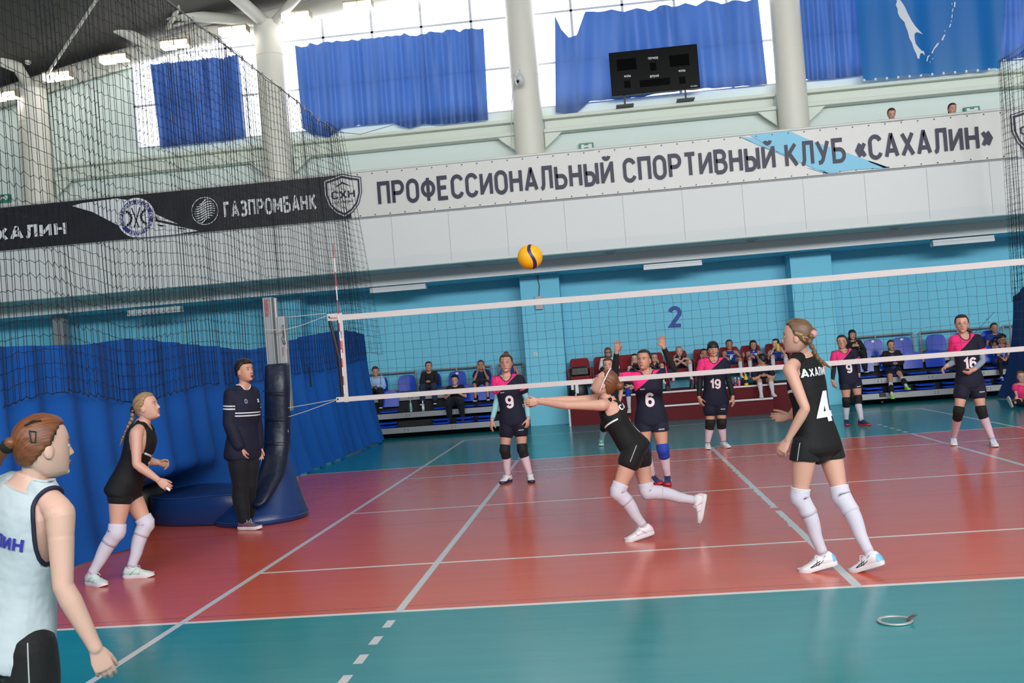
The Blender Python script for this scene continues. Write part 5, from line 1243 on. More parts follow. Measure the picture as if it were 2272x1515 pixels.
def shoe(root, A, f, u, s, upper=None, sole=None, accent=None, lace=None, mark=None, heel=None):
    """A ankle joint; f toe direction; u up of the foot"""
    f = Vector(f).normalized(); u = Vector(u); u = (u-f*u.dot(f)).normalized(); r = f.cross(u); O = A-u*.088*s
    def P(x, y, z): return O+(f*x+r*y+u*z)*s
    SEC = [(-.068, .016, .030, .055), (-.06, .027, .022, .078), (-.045, .035, .020, .100), (-.01, .039, .020, .108), (.025, .040, .020, .104), (.055, .040, .020, .088), (.09, .042, .020, .064), (.125, .045, .020, .054), (.155, .042, .020, .046), (.178, .031, .021, .038), (.190, .014, .026, .032)]
    h = MB(); R = []
    for x, w, b, t in SEC:
        ring = []
        for q in np.linspace(0, 2*PI, 21)[:-1]:
            c, d = math.cos(q), math.sin(q); ww = w*(1 if d < 0 else (1-.45*max(0, d)**2 if x > -.03 and x < .08 else 1-.2*d))
            ring.append(P(x, ww*math.copysign(abs(c)**.8, c), (b+t)/2+(t-b)/2*math.copysign(abs(d)**.8, d)))
        R.append(ring)
    h.rings(R); up = obj('shoe', h, upper, root, smooth=True)
    h = MB(); R = []
    out = [(-.074, 0), (-.068, .022), (-.045, .034), (0, .036), (.05, .038), (.10, .046), (.14, .047), (.17, .038), (.19, .020), (.196, 0)]
    loop = [(x, w) for x, w in out]+[(x, -w) for x, w in reversed(out[1:-1])]
    for z, k in ((.0, .93), (.006, 1.0), (.024, 1.02), (.032, .97)): R.append([P(x*1.0+(.06*(1-k)), w*k, z+(.012*max(0, (x-.14)/.05) if z < .01 else 0.008*max(0, (x-.14)/.05))) for x, w in loop])
    h.rings(R); obj('sole', h, sole, up, smooth='edge')
    if lace:
        h = MB()
        for x in (.045, .062, .079, .096):
            z = interp([(e[0], e[3]) for e in SEC], x); h.tube([P(x, -.024, z-.012), P(x+.004, 0, z+.003), P(x, .024, z-.012)], .0028, n=6)
        h.tube([P(.04, .0, .094), P(.05, .03, .10), P(.062, .04, .08)], .0025, n=6); h.tube([P(.04, 0, .094), P(.055, -.03, .098), P(.06, -.042, .076)], .0025, n=6); obj('laces', h, lace, up, smooth=True)
    h = MB(); h.tube([P(.03, 0, .085), P(.022, 0, .118)], [(.022, .006), (.02, .005)], side=r, n=10); h2 = obj('tongue', h, lace or upper, up, smooth=True)
    if accent:
        for q in (-1, 1):
            h = MB(); h.tube([P(.0, q*.0375, .035), P(.03, q*.037, .06), P(.05, q*.032, .075)], [.004, .005, .004], n=6); h.tube([P(.07, q*.042, .032), P(.085, q*.0395, .045), P(.09, q*.036, .058)], [.003, .004, .003], n=6); obj('side_flash', h, accent, up, smooth=True)
    if mark:
        for q in (-1, 1):
            h = MB()
            h.tube([P(.105, q*.0445, .034), P(.07, q*.0425, .048), P(.03, q*.0375, .06), P(-.01, q*.034, .082)], .0028, n=6); h.tube([P(.105, q*.0445, .03), P(.05, q*.0395, .040), P(.02, q*.0385, .05), P(.0, q*.036, .07)], .0024, n=6)
            h.tube([P(.05, q*.0365, .068), P(.066, q*.0425, .036)], .0024, n=6); h.tube([P(.034, q*.035, .074), P(.05, q*.0405, .034)], .0024, n=6); obj('crossed_stripes', h, mark, up, smooth=True)
    if heel:
        h = MB(); R = []
        for z, k in ((.03, 1.0), (.055, .97), (.078, .85)): R.append([P(-.072*k+.0*z+.034*(1-math.cos(q)), .037*k*math.sin(q), z) for q in np.linspace(-1.2, 1.2, 11)])
        R = [[p-f*.003 for p in r_] for r_ in R]; h.grid(R); obj('heel_counter', h, heel, up, smooth=True)
    return up
def yawv(a, p=0): a = math.radians(a); p = math.radians(p); return V3(math.cos(a)*math.cos(p), math.sin(a)*math.cos(p), math.sin(p))
def foot_g(u, v, yaw, s=1, tilt=0, z=0):
    """flat foot: pixel of the sole's middle on the ground; returns ankle, forward, up"""
    p = onz(u, v, z); f = yawv(yaw, -tilt); up = V3(0, 0, 1); up = (up-f*up.dot(f)).normalized(); O = p-f*(.13 if tilt else .06)*s
    return (O+up*.088*s, f, up)
def pose(y0, **k):
    J = {}
    for n, v in k.items(): J[n] = at(v[0], v[1], y0+(v[2] if len(v) > 2 else 0))
    return J

def on_hair(B, x, y, z, o=.004):
    """point on the hair surface in the direction (x, y, z) of the head frame"""
    if not hasattr(B, 'hb'):
        me = B.hair.data; o0 = worg(B.hair); B.hb = BVHTree.FromPolygons([v.co+o0 for v in me.vertices], [list(p.vertices) for p in me.polygons])
    c = B.HP(0, 0, 0); d = (B.HP(x, y, z)-c).normalized(); hit = B.hb.ray_cast(c+d*.4, -d); return hit[0]+d*o
# ------------------------------------------------------------------ the players
def hd(y, u, v, yaw, pitch=0, roll=0, dy=0):
    f = yawv(yaw, pitch); h = UP.cross(f).normalized(); up = f.cross(h).normalized(); r = math.radians(roll)
    return (at(u, v, y+dy), f, (up*math.cos(r)+h*math.sin(r)))
def hnd(J, sd, y, u, v, dy, t, **k): return dict(d=at(u, v, y+dy)-J['W'+sd], t=Vector(t), **k)
def setfeet(J, F):
    for sd in 'LR': J['A'+sd] = F[sd][0].copy()
    return F
SW = mat('white_shoe', (222, 220, 222), .5); SOLEW = mat('white_sole', (214, 210, 212), .55); SOLEN = mat('navy_sole', (34, 34, 70), .5); SOLER = mat('red_sole', (196, 44, 62), .5)
SNAVY = mat('navy_shoe', (34, 42, 96), .55); LACE = mat('white_laces', (225, 225, 225), .7); BLK = mat('black_lace', (22, 22, 24), .7); NUM = mat('white_number_print', (226, 226, 230), .6)
PNUM = mat('pinkish_number_print', (232, 214, 218), .6); STRW = mat('pale_stripe', (170, 170, 172), .7)
SKY = mat('sky_blue_accent', (110, 180, 226), .45); CYN = mat('turquoise_accent', (84, 190, 172), .5); LIL = mat('lilac_accent', (222, 156, 190), .5); INK = mat('dark_ink_mark', (30, 28, 58), .5)
NAVYC = mat('dark_collar', (18, 18, 32), .8); PINKC = mat('pink_cuff', (236, 66, 118), .7)
def pinkwear(end, pads, sock, shoes, sleeves=None, **k):
    w = dict(jersey=dict(m=JP, sleeve=.50, hem=-.10, o=.017, neck=.072, dip=.085, collar=NAVYC, cuff=PINKC, cuffs='L'), shorts=dict(m=CL['navy'], end=end), pads=pads, socks=(sock, 1.15), shoes=shoes)
    if sleeves: w['sleeves'] = sleeves
    w.update(k); return w
# --- player digging the ball, in black
y = -2.56
J = pose(y, N=(1351, 888, .15), M=(1372, 940, .13), SL=(1338, 899, -.02), SR=(1328, 886, .31), EL=(1258, 899, -.01), ER=(1277, 887, .2), WL=(1197, 891, .08), WR=(1197, 889, .16), HL=(1406, 1000, .04), HR=(1416, 997, .24), KL=(1370, 1092, .0), KR=(1436, 1092, .22))
ff = onz(1432, 1192) - onz(1398, 1206)
F = dict(L=foot_g(1403, 1200, 192, 1, 12), R=None); a = at(1543, 1110, y+.25)
F['R'] = (a, V3(-.28, -.05, -1).normalized(), V3(-1, 0, .25).normalized())
setfeet(J, F); J['base'] = V3(J['HL'].x, y, 0)
H = dict(L=hnd(J, 'L', y, 1162, 894, .10, (0.1, 0, 1), curl=.32, thumb=.2, spread=.02), R=hnd(J, 'R', y, 1163, 900, .16, (0.1, 0, 1), curl=.6, thumb=.2))
B = person('girl in black lunging with both arms out to dig the ball, one foot lifted', J, hd(y, 1342, 851, 172, 38, 0, .14),
   dict(jersey=dict(m=JB, hem=-.06, o=.014, neck=.062, dip=.06, ar=.062), shorts=dict(m=CL['black'], end=.25, stripe=STRW, stripes='L', sdir=dict(L=(0, -1, 0)), sw=.004), pads=(PADW, .78, 1.30), socks=(SOCKW, 1.2), shoes=dict(upper=SW, sole=SOLEW, accent=LIL, lace=LACE, heel=mat('pale_pastel_heel', (226, 190, 206), .5))),
   hair=('red', 'bun'), sk='a', s=.98, vox=.004, hands=H, feet=F)
decal(B, 'САХАЛИН', 0, .40, .05, NUM, -1, width=.26, bold=.05, nm='lettering'); decal(B, '7', 0, .20, .15, NUM, -1, bold=.05)
h = MB(); P = B.HP; h.tube([P(.091*math.cos(q), .022*math.sin(q)+.008, .128*math.sin(q)+.012) for q in np.linspace(-.75, PI+.75, 31)], .0055, n=8); hb = obj('headband', h, mat('white_headband', (216, 214, 220), .6), B.root, smooth=True)
h = MB(); c = P(.084, .02, .05); h.tube([c+V3(-.02, -.004, .012), c+V3(.035, -.006, .0), c+V3(-.01, -.004, -.02), c+V3(-.02, -.004, .012)], .003, n=6); obj('hair_clip', h, mat('gold_clip', (206, 186, 140), .3, metal=.6), B.root)
# --- player number four, in black, seen from behind
y = -4.0
J = pose(y, N=(1779, 787, .06), M=(1797, 880, .06), SL=(1751, 817, -.10), SR=(1818, 812, .16), EL=(1787, 906, -.22), ER=(1775, 900, .36), WL=(1748, 976, -.16), WR=(1752, 923, .42), HL=(1786, 996, -.04), HR=(1838, 992, .10), KL=(1774, 1104, -.03), KR=(1866, 1100, .02))
F = dict(L=foot_g(1795, 1268, 172, .98, 14), R=foot_g(1905, 1268, 140, .98, 20)); setfeet(J, F)
H = dict(L=hnd(J, 'L', y, 1727, 1012, -.14, (-.75, .55, .1), curl=.55, thumb=.25), R=hnd(J, 'R', y, 1716, 927, .46, (-.2, .2, 1), curl=.75, thumb=.3))
B = person('tall girl in black numbered four, seen from behind with white knee pads', J, hd(y, 1769, 747, 158, 4, 0, .02),
   dict(jersey=dict(m=JB, hem=-.16, o=.018, neck=.06, dip=.06, flare=.12), shorts=dict(m=CL['black'], end=.22, stripe=STRW, stripes='L', sdir=dict(L=(-.6, -.8, 0))), pads=(PADW, .80, 1.30, mat('white_pad_hem', (232, 228, 236), .7)), socks=(SOCKW, 1.15), shoes=dict(upper=SW, sole=SOLEW, lace=LACE, mark=INK, heel=SKY)),
   hair=('light', 'braid', [at(1795, 757, y-.10), at(1806, 778, y-.16), at(1816, 797, y-.18), at(1829, 806, y-.18)]), sk='a', s=1.0, bw=.94, vox=.004, hands=H, feet=F)
decal(B, 'САХАЛИН', .02, .40, .062, NUM, -1, width=.27, bold=.05, nm='lettering'); decal(B, '4', -.01, .215, .21, NUM, -1, width=.165, bold=.05)
h = MB(); P = B.HP; h.tube([on_hair(B, .07, -.045, .0), on_hair(B, .055, -.075, -.005), on_hair(B, .05, -.07, -.03), on_hair(B, .066, -.052, -.02), on_hair(B, .07, -.045, .0)], .0045, n=6); obj('hair_clip', h, mat('tan_clip', (190, 140, 100), .4), B.hair)
h = MB(); h.tube([on_hair(B, .06, .065, .062, -.001), on_hair(B, .078, .035, .045, -.001), on_hair(B, .082, -.005, .028, -.001), on_hair(B, .078, -.045, .012, -.001)], [(.004, .013), (.004, .015), (.004, .011), (.003, .006)], side=B.HP(1, 0, 0)-B.HP(0, 0, 0), n=10); obj('hair_streak', h, HAIR['gold'], B.hair, smooth=True)
# --- player at the left, in black, profile
y = -3.0
J = pose(y, N=(318, 938, .12), M=(303, 1003, .12), SR=(303, 960, -.03), SL=(321, 957, .28), ER=(303, 1030, -.10), WR=(350, 1064, -.05), EL=(326, 1022, .32), WL=(352, 1026, .34), HR=(268, 1090, .03), HL=(283, 1088, .20), KR=(259, 1180, -.02), KL=(325, 1162, .22))
F = dict(R=foot_g(214, 1299, -28, 1.0, 0), L=foot_g(308, 1281, 2, 1.0, 0)); setfeet(J, F)
H = dict(R=hnd(J, 'R', y, 377, 1085, -.02, (.5, .3, .6), curl=.55, thumb=.2), L=hnd(J, 'L', y, 374, 1031, .34, (.1, -.2, 1), curl=1.1, thumb=.3))
B = person('blonde girl in black leaning forward before the blue curtain', J, hd(y, 326, 903, 2, 12, 0, .12),
   dict(jersey=dict(m=JB, hem=-.16, o=.018, neck=.07, dip=.08, flare=.1), shorts=dict(m=CL['black'], end=.14), pads=(PADW, .80, 1.26), socks=(SOCKW, 1.15), shoes=dict(upper=mat('pale_mint_shoe', (200, 212, 206), .5), sole=SOLEW, accent=CYN, lace=LACE, heel=CYN)),
   hair=('blond', 'braid', [at(294, 928, y+.13), at(284, 948, y+.14), at(272, 975, y+.15)]), sk='a', s=1.0, bw=1.06, vox=.004, hands=H, feet=F)
decal(B, '7', 0, .20, .12, NUM, 1, bold=.05); decal(B, 'САХ', 0, .41, .05, NUM, -1, bold=.05, nm='lettering')
h = MB(); c = at(371, 1083, y-.06); h.tube([c, c+V3(.016, 0, -.014)], .0115, n=8); obj('finger_tape', h, mat('white_finger_tape', (226, 222, 222), .7), B.root, smooth=True)
h = MB(); P = B.HP; h.tube([on_hair(B, -.07, .05, .045, .001), on_hair(B, -.08, .02, .03, .001)], .004, n=6); obj('hair_clip', h, mat('silver_clip', (190, 190, 190), .3, metal=.7), B.hair)
# --- young man in a navy sweatshirt with a whistle
y = -.66
J = pose(y, N=(541, 858, .04), M=(538, 930, .04), SR=(515, 876, -.05), SL=(558, 874, .14), ER=(510, 938, -.10), EL=(566, 936, .16), WR=(531, 992, -.10), WL=(573, 989, .14), HR=(530, 1010, .0), HL=(551, 1008, .10), KR=(534, 1078, .0), KL=(553, 1076, .10))
F = dict(R=foot_g(555, 1175, -12, 1.12), L=foot_g(567, 1166, 10, 1.12)); setfeet(J, F)
H = dict(R=hnd(J, 'R', y, 540, 1016, -.08, (.9, -.2, .1), curl=.35, thumb=.1), L=hnd(J, 'L', y, 577, 1015, .14, (.8, .3, 0), curl=.35, thumb=.1))
B = person('young man in a navy sweatshirt holding a whistle in his mouth, beside the post pad', J, hd(y, 543, 823, -28, 6, 0, .03),
   dict(jersey=dict(m=JS, sleeve=1.93, hem=-.12, o=.026, neck=.062, dip=.05, nm='sweatshirt', collar=NUM), shorts=dict(m=CL['trouser'], end=1.93, o=.022), shoes=dict(upper=mat('plum_grey_shoe', (96, 80, 100), .6), sole=SOLEW, accent=mat('red_accent', (196, 40, 58), .5), lace=LACE), socks=(SOCKW, 1.7)),
   hair=('dark', 'short'), sk='b', s=1.08, bw=1.0, vox=.005, hands=H, feet=F, hs=1.02)
decal(B, 'x', .10, .40, .04, NUM, 1, bold=.05, nm='badge'); decal(B, 'o', -.06, .40, .05, mat('grey_badge', (120, 126, 150), .6), 1, bold=.05, nm='badge')
h = MB(); P = B.HP; h.box(0, 0, 0, 0, 0, 0); h = MB(); h.tube([P(0, .092, -.066), P(0, .118, -.074)], .007, n=8); h.tube([P(0, .118, -.072), P(0, .120, -.105)], .009, n=8); obj('whistle', h, BLACK, B.root, smooth=True)
h = MB(); c = B.J['HR']; h.tube([at(505, 992, y-.09), at(514, 995, y-.12), at(522, 993, y-.13)], [.012, .014, .012], n=8); obj('shirt_tail', h, NUM, B.parts['jersey'], smooth=True)
# --- girl in white at the left edge, close to the camera
y = -7.45
J = pose(y, N=(74, 1066, .0), M=(48, 1225, .02), SL=(-62, 1108, .16), SR=(133, 1135, -.07), EL=(-95, 1270, .2), ER=(140, 1300, -.10), WL=(-80, 1440, .25), WR=(212, 1437, -.05), HL=(-32, 1440, .10), HR=(68, 1452, -.04), KL=(-20, 1690, .1), KR=(80, 1700, -.05))
F = dict(R=foot_g(95, 1985, 35, 1.0), L=foot_g(-40, 1950, 40, 1.0)); setfeet(J, F)
H = dict(R=hnd(J, 'R', y, 245, 1515, -.02, (.75, .5, .2), curl=.45, thumb=.1), L=hnd(J, 'L', y, -70, 1500, .28, (.3, .9, 0), curl=.4))
B = person('girl in a white sleeveless jersey at the left edge, seen from behind, nearest of all', J, hd(y, 96, 993, 50, 0, 0, .0),
   dict(jersey=dict(m=CL['white'], hem=-.04, o=.022, neck=.06, dip=.05, flare=.12, trim=mat('navy_trim', (22, 22, 48), .7), tr=.008, ar=.080), shorts=dict(m=CL['black'], end=.30, o=.004, top=-.02, stripe=STRW, stripes='R', sdir=dict(R=(.45, -.9, 0))), pads=(PADW, .8, 1.25), socks=(SOCKW, 1.2), shoes=dict(upper=SW, sole=SOLEW, lace=LACE)),
   hair=('red', 'pony', [at(-2, 1010, y-.06), at(-14, 1040, y-.04), at(-25, 1075, y-.02)]), sk='d', s=1.02, bw=1.04, vox=.0035, hands=H, feet=F)
decal(B, 'САХАЛИН', .012, .345, .055, mat('violet_blue_lettering', (48, 44, 150), .6), -1, width=.27, bold=.05, nm='lettering', shear=.0)
h = MB(); P = B.HP
def clip(pts): h = MB(); h.tube(pts+[pts[0]], .0028, n=6); obj('hair_clip', h, BLACK, B.hair)
Q = lambda *a: on_hair(B, *a)
clip([Q(-.081, .02, .060), Q(-.086, .034, .05), Q(-.089, .01, .016), Q(-.084, -.004, .024)]); clip([Q(-.045, -.07, .084), Q(-.056, -.02, .090), Q(-.05, -.045, .096)]); clip([Q(-.062, -.062, .065), Q(-.072, -.045, .060), Q(-.078, -.052, .025), Q(-.072, -.064, .028)])
# --- the pink and navy team
def pinkie(label, y, J, F, H, hdx, wear, hair, sk='a', bw=1.0, num=None, nw=None, **k):
    setfeet(J, F); B = person(label, J, hdx, wear, hair=hair, sk=sk, bw=bw, hands=H, feet=F, **k)
    if num: decal(B, num, 0.0, k.get('nz', .235) if False else .225, .165, PNUM, 1, width=nw, bold=.065)
    decal(B, 'mizuno', -.075, .335, .014, NUM, 1, bold=.05, nm='lettering', shear=.3)
    q = J['HL'].lerp(J['KL'], wear['shorts']['end']-.09)+B.X*.012; decal(B, 'mizuno', 0, 0, .018, NUM, 1, at_=q, bold=.04, part='shorts', bvh=B.bvs, nm='lettering', shear=.3)
    return B
y = 1.85
J = pose(y, N=(1124, 834), M=(1130, 880), SR=(1101, 843), SL=(1152, 842), ER=(1104, 884, .04), EL=(1168, 884, .04), WR=(1092, 932, -.05), WL=(1172, 929, -.04), HR=(1126, 938), HL=(1154, 936), KR=(1120, 999, -.06), KL=(1159, 997, -.06))
F = dict(R=foot_g(1123, 1071, -115), L=foot_g(1178, 1069, -80))
H = dict(R=hnd(J, 'R', y, 1088, 952, -.08, (.5, -.8, 0), curl=.4), L=hnd(J, 'L', y, 1170, 950, -.08, (-.5, -.8, 0), curl=.45))
B = pinkie('girl numbered nine in pink and navy with mint arm sleeves, left of the blue pillar', y, J, F, H, hd(y, 1123, 806, -94, 2, 0, -.02), pinkwear(.36, (PADB, .80, 1.28), SOCKP, dict(upper=SW, sole=SOLEN, lace=LACE, mark=INK), (SLV['mint'], (.62, 1.93))), ('brown', 'highbun'), 'a', num='9', vox=.0048)
y = .7
J = pose(y, N=(1435, 824), M=(1440, 872), SR=(1402, 834), SL=(1466, 829), ER=(1364, 829, -.05), EL=(1496, 822, -.02), WR=(1368, 781, -.16), WL=(1472, 770, -.14), HR=(1429, 937), HL=(1462, 935), KR=(1431, 992, -.05), KL=(1471, 997, -.06))
F = dict(R=foot_g(1455, 1074, -60), L=foot_g(1482, 1075, -95))
H = dict(R=hnd(J, 'R', y, 1371, 757, -.20, (1, -.3, .1), curl=.08, spread=.13, thumb=.45), L=hnd(J, 'L', y, 1467, 748, -.18, (-1, -.3, .0), curl=.08, spread=.16, thumb=.7))
B = pinkie('girl numbered six in pink and navy, both arms raised in black sleeves', y, J, F, H, hd(y, 1429, 799, -112, 8, 0, -.02), pinkwear(.34, (PADBL, .82, 1.28), SOCKP, dict(upper=SNAVY, sole=SOLER, lace=BLK, mark=NUM), (SLV['black'], (.45, 1.95))), ('dark', 'low', [at(1452, 815, y+.08), at(1456, 826, y+.1), at(1454, 838, y+.12)]), 'b', bw=1.05, num='6', vox=.0048)
y = 4.3
J = pose(y, N=(1583, 796), M=(1585, 840), SR=(1559, 806), SL=(1606, 804), ER=(1553, 840, .03), EL=(1616, 838, .03), WR=(1551, 882, -.05), WL=(1626, 881, -.05), HR=(1575, 895), HL=(1600, 893), KR=(1576, 938, -.04), KL=(1601, 936, -.04))
F = dict(R=foot_g(1571, 996, -95), L=foot_g(1610, 993, -72))
H = dict(R=hnd(J, 'R', y, 1556, 899, -.08, (.6, -.8, 0), curl=.4), L=hnd(J, 'L', y, 1629, 899, -.08, (-.6, -.8, 0), curl=.4))
B = pinkie('girl with a black fringe numbered nineteen, standing straight in pink and navy', y, J, F, H, hd(y, 1582, 775, -92, 2), pinkwear(.40, (PADB, .84, 1.30), SOCKP, dict(upper=SW, sole=SOLEW, lace=BLK), (SLV['black'], (.5, 1.93))), ('black', 'bangs'), 'b', bw=1.12, num='19', vox=.0052)
y = 6.5
J = pose(y, N=(1872, 777), M=(1876, 810), SR=(1853, 784), SL=(1893, 782), ER=(1850, 814, .03), EL=(1902, 808, .03), WR=(1847, 845, -.04), WL=(1906, 830, -.04), HR=(1876, 850), HL=(1899, 848), KR=(1878, 890, -.05), KL=(1904, 884, -.05))
F = dict(R=foot_g(1879, 944, -100), L=foot_g(1918, 944, -60))
H = dict(R=hnd(J, 'R', y, 1851, 859, -.06, (.5, -.8, 0), curl=.45), L=hnd(J, 'L', y, 1907, 843, -.06, (-.5, -.8, 0), curl=.45))
B = pinkie('girl in pink and navy with black sleeves standing behind player four', y, J, F, H, hd(y, 1868, 759, -108, 2), pinkwear(.34, (PADB, .80, 1.28), SOCKW, dict(upper=SNAVY, sole=SOLER, lace=BLK), (SLV['black'], (.55, 1.93))), ('dark', 'low'), 'b', num='9', vox=.0055)
y = 2.4
J = pose(y, N=(2138, 743), M=(2145, 795), SR=(2117, 755), SL=(2168, 752), ER=(2117, 803, .10), EL=(2181, 800, .0), WR=(2099, 813, -.12), WL=(2160, 821, -.18), HR=(2136, 854), HL=(2168, 853), KR=(2127, 912, -.05), KL=(2177, 910, -.06))
F = dict(R=foot_g(2117, 987, -110), L=foot_g(2205, 990, -100))
H = dict(R=hnd(J, 'R', y, 2087, 823, -.16, (.3, -.7, .8), curl=.9), L=hnd(J, 'L', y, 2140, 833, -.22, (-.2, -.8, .7), curl=.8))
B = pinkie('girl numbered sixteen in pink and navy with grey arm sleeves, at the right', y, J, F, H, hd(y, 2134, 719, -106, 2), pinkwear(.36, (PADB, .84, 1.26), SOCKP, dict(upper=SW, sole=SOLEW, lace=SKY, mark=INK), (SLV['grey'], (.5, 1.93))), ('dark', 'low', [at(2154, 735, y+.08), at(2156, 746, y+.09), at(2150, 752, y+.1)]), 'a', bw=.97, num='16', vox=.0048)
y = 5.65
J = pose(y, N=(1350, 828), M=(1351, 862), SR=(1330, 838), SL=(1370, 836), ER=(1325, 870, .03), EL=(1378, 868, .03), WR=(1328, 898, -.03), WL=(1374, 893, -.03), HR=(1342, 902), HL=(1362, 900), KR=(1341, 942, -.05), KL=(1366, 940, -.05))
F = dict(R=foot_g(1335, 988, -95), L=foot_g(1372, 984, -80))
H = dict(R=hnd(J, 'R', y, 1330, 910, -.05, (.5, -.8, 0), curl=.5), L=hnd(J, 'L', y, 1374, 906, -.05, (-.5, -.8, 0), curl=.5))
B = pinkie('girl in pink and navy with turquoise shoes half hidden behind the digging player', y, J, F, H, hd(y, 1349, 810, -96, 2), pinkwear(.36, (PADB, .82, 1.28), SOCKW, dict(upper=CYN, sole=SOLEW, lace=LACE)), ('brown', 'highbun'), 'a', vox=.0055, lod=1)
# ------------------------------------------------------------------ spectators and substitutes
def sit(label, u, v, yh, seat, wear, hair, sk='a', yaw=-90, hyaw=None, hpitch=0, hroll=0, arms=('lap', 'lap'), feetz=.6, spread=.05, lean=.02, shin=0.0, s=None, group=None, face=True, feet_px=None, hipdx=0, knee_up=0, bw=1.0, hipy=None, kspread=None):
    Hc = at(u, v, yh); F = yawv(yaw); L = UP.cross(F)
    H = V3(Hc.x+hipdx, hipy if hipy is not None else yh+lean, seat+.085); N = Hc-UP*.128-F*.02
    s = s or max(.80, min(1.08, (N-H).length/.50))
    J = dict(N=N, M=H.lerp(N, .5)-F*.02)
    feet, hands = {}, {}
    for i, (sd, q) in enumerate((('R', -1), ('L', 1))):
        S = N+L*(q*.162*s)-UP*.045*s; J['S'+sd] = S; J['H'+sd] = H+L*(q*.085*s)
        K = H+F*(.40*s)+L*(q*(.09+spread))+UP*(.02+knee_up)
        zz = feetz+.092*s; A = K.copy(); A.z = max(zz, K.z-.42*s); A += F*shin
        fy = yawv(yaw+q*8)
        if feet_px: 
            A = at(feet_px[i][0], feet_px[i][1], feet_px[i][2]); K = (H+A)/2; dd = (A-H); hlf = dd.length/2; up_ = F*.6+UP*.8; up_ = (up_-dd.normalized()*up_.dot(dd.normalized())).normalized(); K += up_*math.sqrt(max(.0004, (.41*s)**2-hlf*hlf))+L*(q*.04)
        J['K'+sd] = K; J['A'+sd] = A; feet[sd] = (A, fy, UP)
        a = arms[i]
        if a == 'lap': E = S-UP*.26*s+F*.06+L*(q*.06); W = H+F*.24*s+L*(q*.05)+UP*.13; d = F*.5-L*q*.8-UP*.2; t = F+UP*.6
        elif a == 'knee': E = S-UP*.2*s+F*.2+L*(q*.03); W = K+UP*.07-F*.08-L*(q*.05); d = F*.7-L*q*.5-UP*.5; t = -L*q
        elif a == 'cross': E = S-UP*.2*s+F*.2+L*(q*.02); W = H+F*.42*s+UP*.13-L*(q*.08); d = -L*q+F*.2-UP*.3; t = UP+F*.3
        elif a == 'cheek': E = S-UP*.22*s+F*.20+L*(q*.03); W = Hc-UP*.10+F*.07+L*(q*.065); d = UP*1.0-F*.1+L*q*.05; t = F*.4-L*q
        elif a == 'chin': E = S-UP*.24*s+F*.18; W = Hc-UP*.15+F*.12+L*(q*.02); d = UP-F*.2-L*q*.2; t = F*.2-L*q
        elif a == 'fist': E = S-UP*.26*s+F*.12+L*(q*.02); W = Hc-UP*.13+F*.11+L*(q*.045); d = UP-F*.2; t = -L*q
        elif a == 'hold': E = S-UP*.25*s+F*.08+L*(q*.09); W = H+F*.26*s+L*(q*.075)+UP*.20; d = -L*q*.8+F*.5+UP*.1; t = UP+F*.2
        elif a == 'rest': E = S-UP*.22*s+F*.0+L*(q*.14); W = H+L*(q*.27)+F*.2+UP*.14; d = F-UP*.6; t = UP-L*q
        else: E = S-UP*.27*s+L*(q*.03); W = S-UP*.5*s+F*.06+L*(q*.03); d = -UP; t = F
        J['E'+sd], J['W'+sd] = E, W; hands[sd] = dict(d=d, t=t, curl=1.0 if a in ('fist', 'hold') else .45)
    J['base'] = V3(H.x, H.y, feetz)
    return person(label, J, (Hc, yawv(hyaw if hyaw is not None else yaw, hpitch), UP), wear, hair=hair, sk=sk, s=s, vox=.0075, hands=hands, feet=feet, group=group, face=face, lod=1, bw=bw)
def W_(j, bot, end=.4, sleeve=0, pads=None, socks=None, shoes=None, jm=None, **k):
    w = dict(jersey=dict(m=jm or CL[j], sleeve=sleeve, hem=-.08, o=.018, neck=.068, dip=.08, **k), shorts=dict(m=CL[bot], end=end, top=.05, o=.016 if end < 1 else .024))
    if pads: w['pads'] = (pads, .80, 1.28)
    if socks: w['socks'] = (socks, 1.12 if end < 1 else 1.75)
    if shoes: w['shoes'] = shoes
    return w
WS = dict(upper=SW, sole=SOLEW); DS = dict(upper=BLACK, sole=SOLEW); GS = dict(upper=mat('neon_green_shoe', (150, 232, 70), .5), sole=mat('neon_sole', (170, 236, 110), .5)); RS = dict(upper=SW, sole=SOLER)
g1 = None
D1 = T1[2]; D2 = T2[2]; S2 = .62; S3 = .975
sit('boy in a light blue shirt on the left bleachers beside the curtain', 833, 824, 11.40, S3, W_('shirt', 'trouser', 1.9, 1.85, shoes=DS), ('brown', 'short'), 'b', feetz=D2, arms=('lap', 'lap'), hyaw=-70)
sit('woman in a black sweater with a dark scarf on the left bleachers', 951, 813, 11.45, S3, W_('jacket', 'jeans', 1.9, 1.9, shoes=DS), ('dark', 'low'), 'b', feetz=D2, arms=('lap', 'lap'), hyaw=-70, hroll=5)
b_ = sit('boy in a black T-shirt holding a phone on the lower left bleachers', 1009, 843, 10.92, S2, W_('jacket', 'trouser', 1.9, .55, shoes=dict(upper=mat('dark_blue_slipper', (24, 28, 66), .7), sole=SOLEN)), ('black', 'short'), 'a', feetz=D1, arms=('hold', 'hold'), shin=-.12, s=.86, hyaw=-95)
c = (b_.J['WL']+b_.J['WR'])/2+V3(0, -.06, .03); h = MB(); h.obox(c, V3(1, 0, 0), V3(0, .5, .86), V3(0, -.86, .5), .075, .038, .005); tag(bevel(obj('phone', h, BLACK, None, loc=c), .004), 'black phone in the hands of the boy on the bleachers', 'phone')
sit('girl holding both fists against her cheeks on the left bleachers', 1067, 810, 11.40, S3, W_('navy2', 'trouser', .9, .45, shoes=DS), ('brown', 'pony'), 'c', feetz=D2, arms=('cheek', 'cheek'))
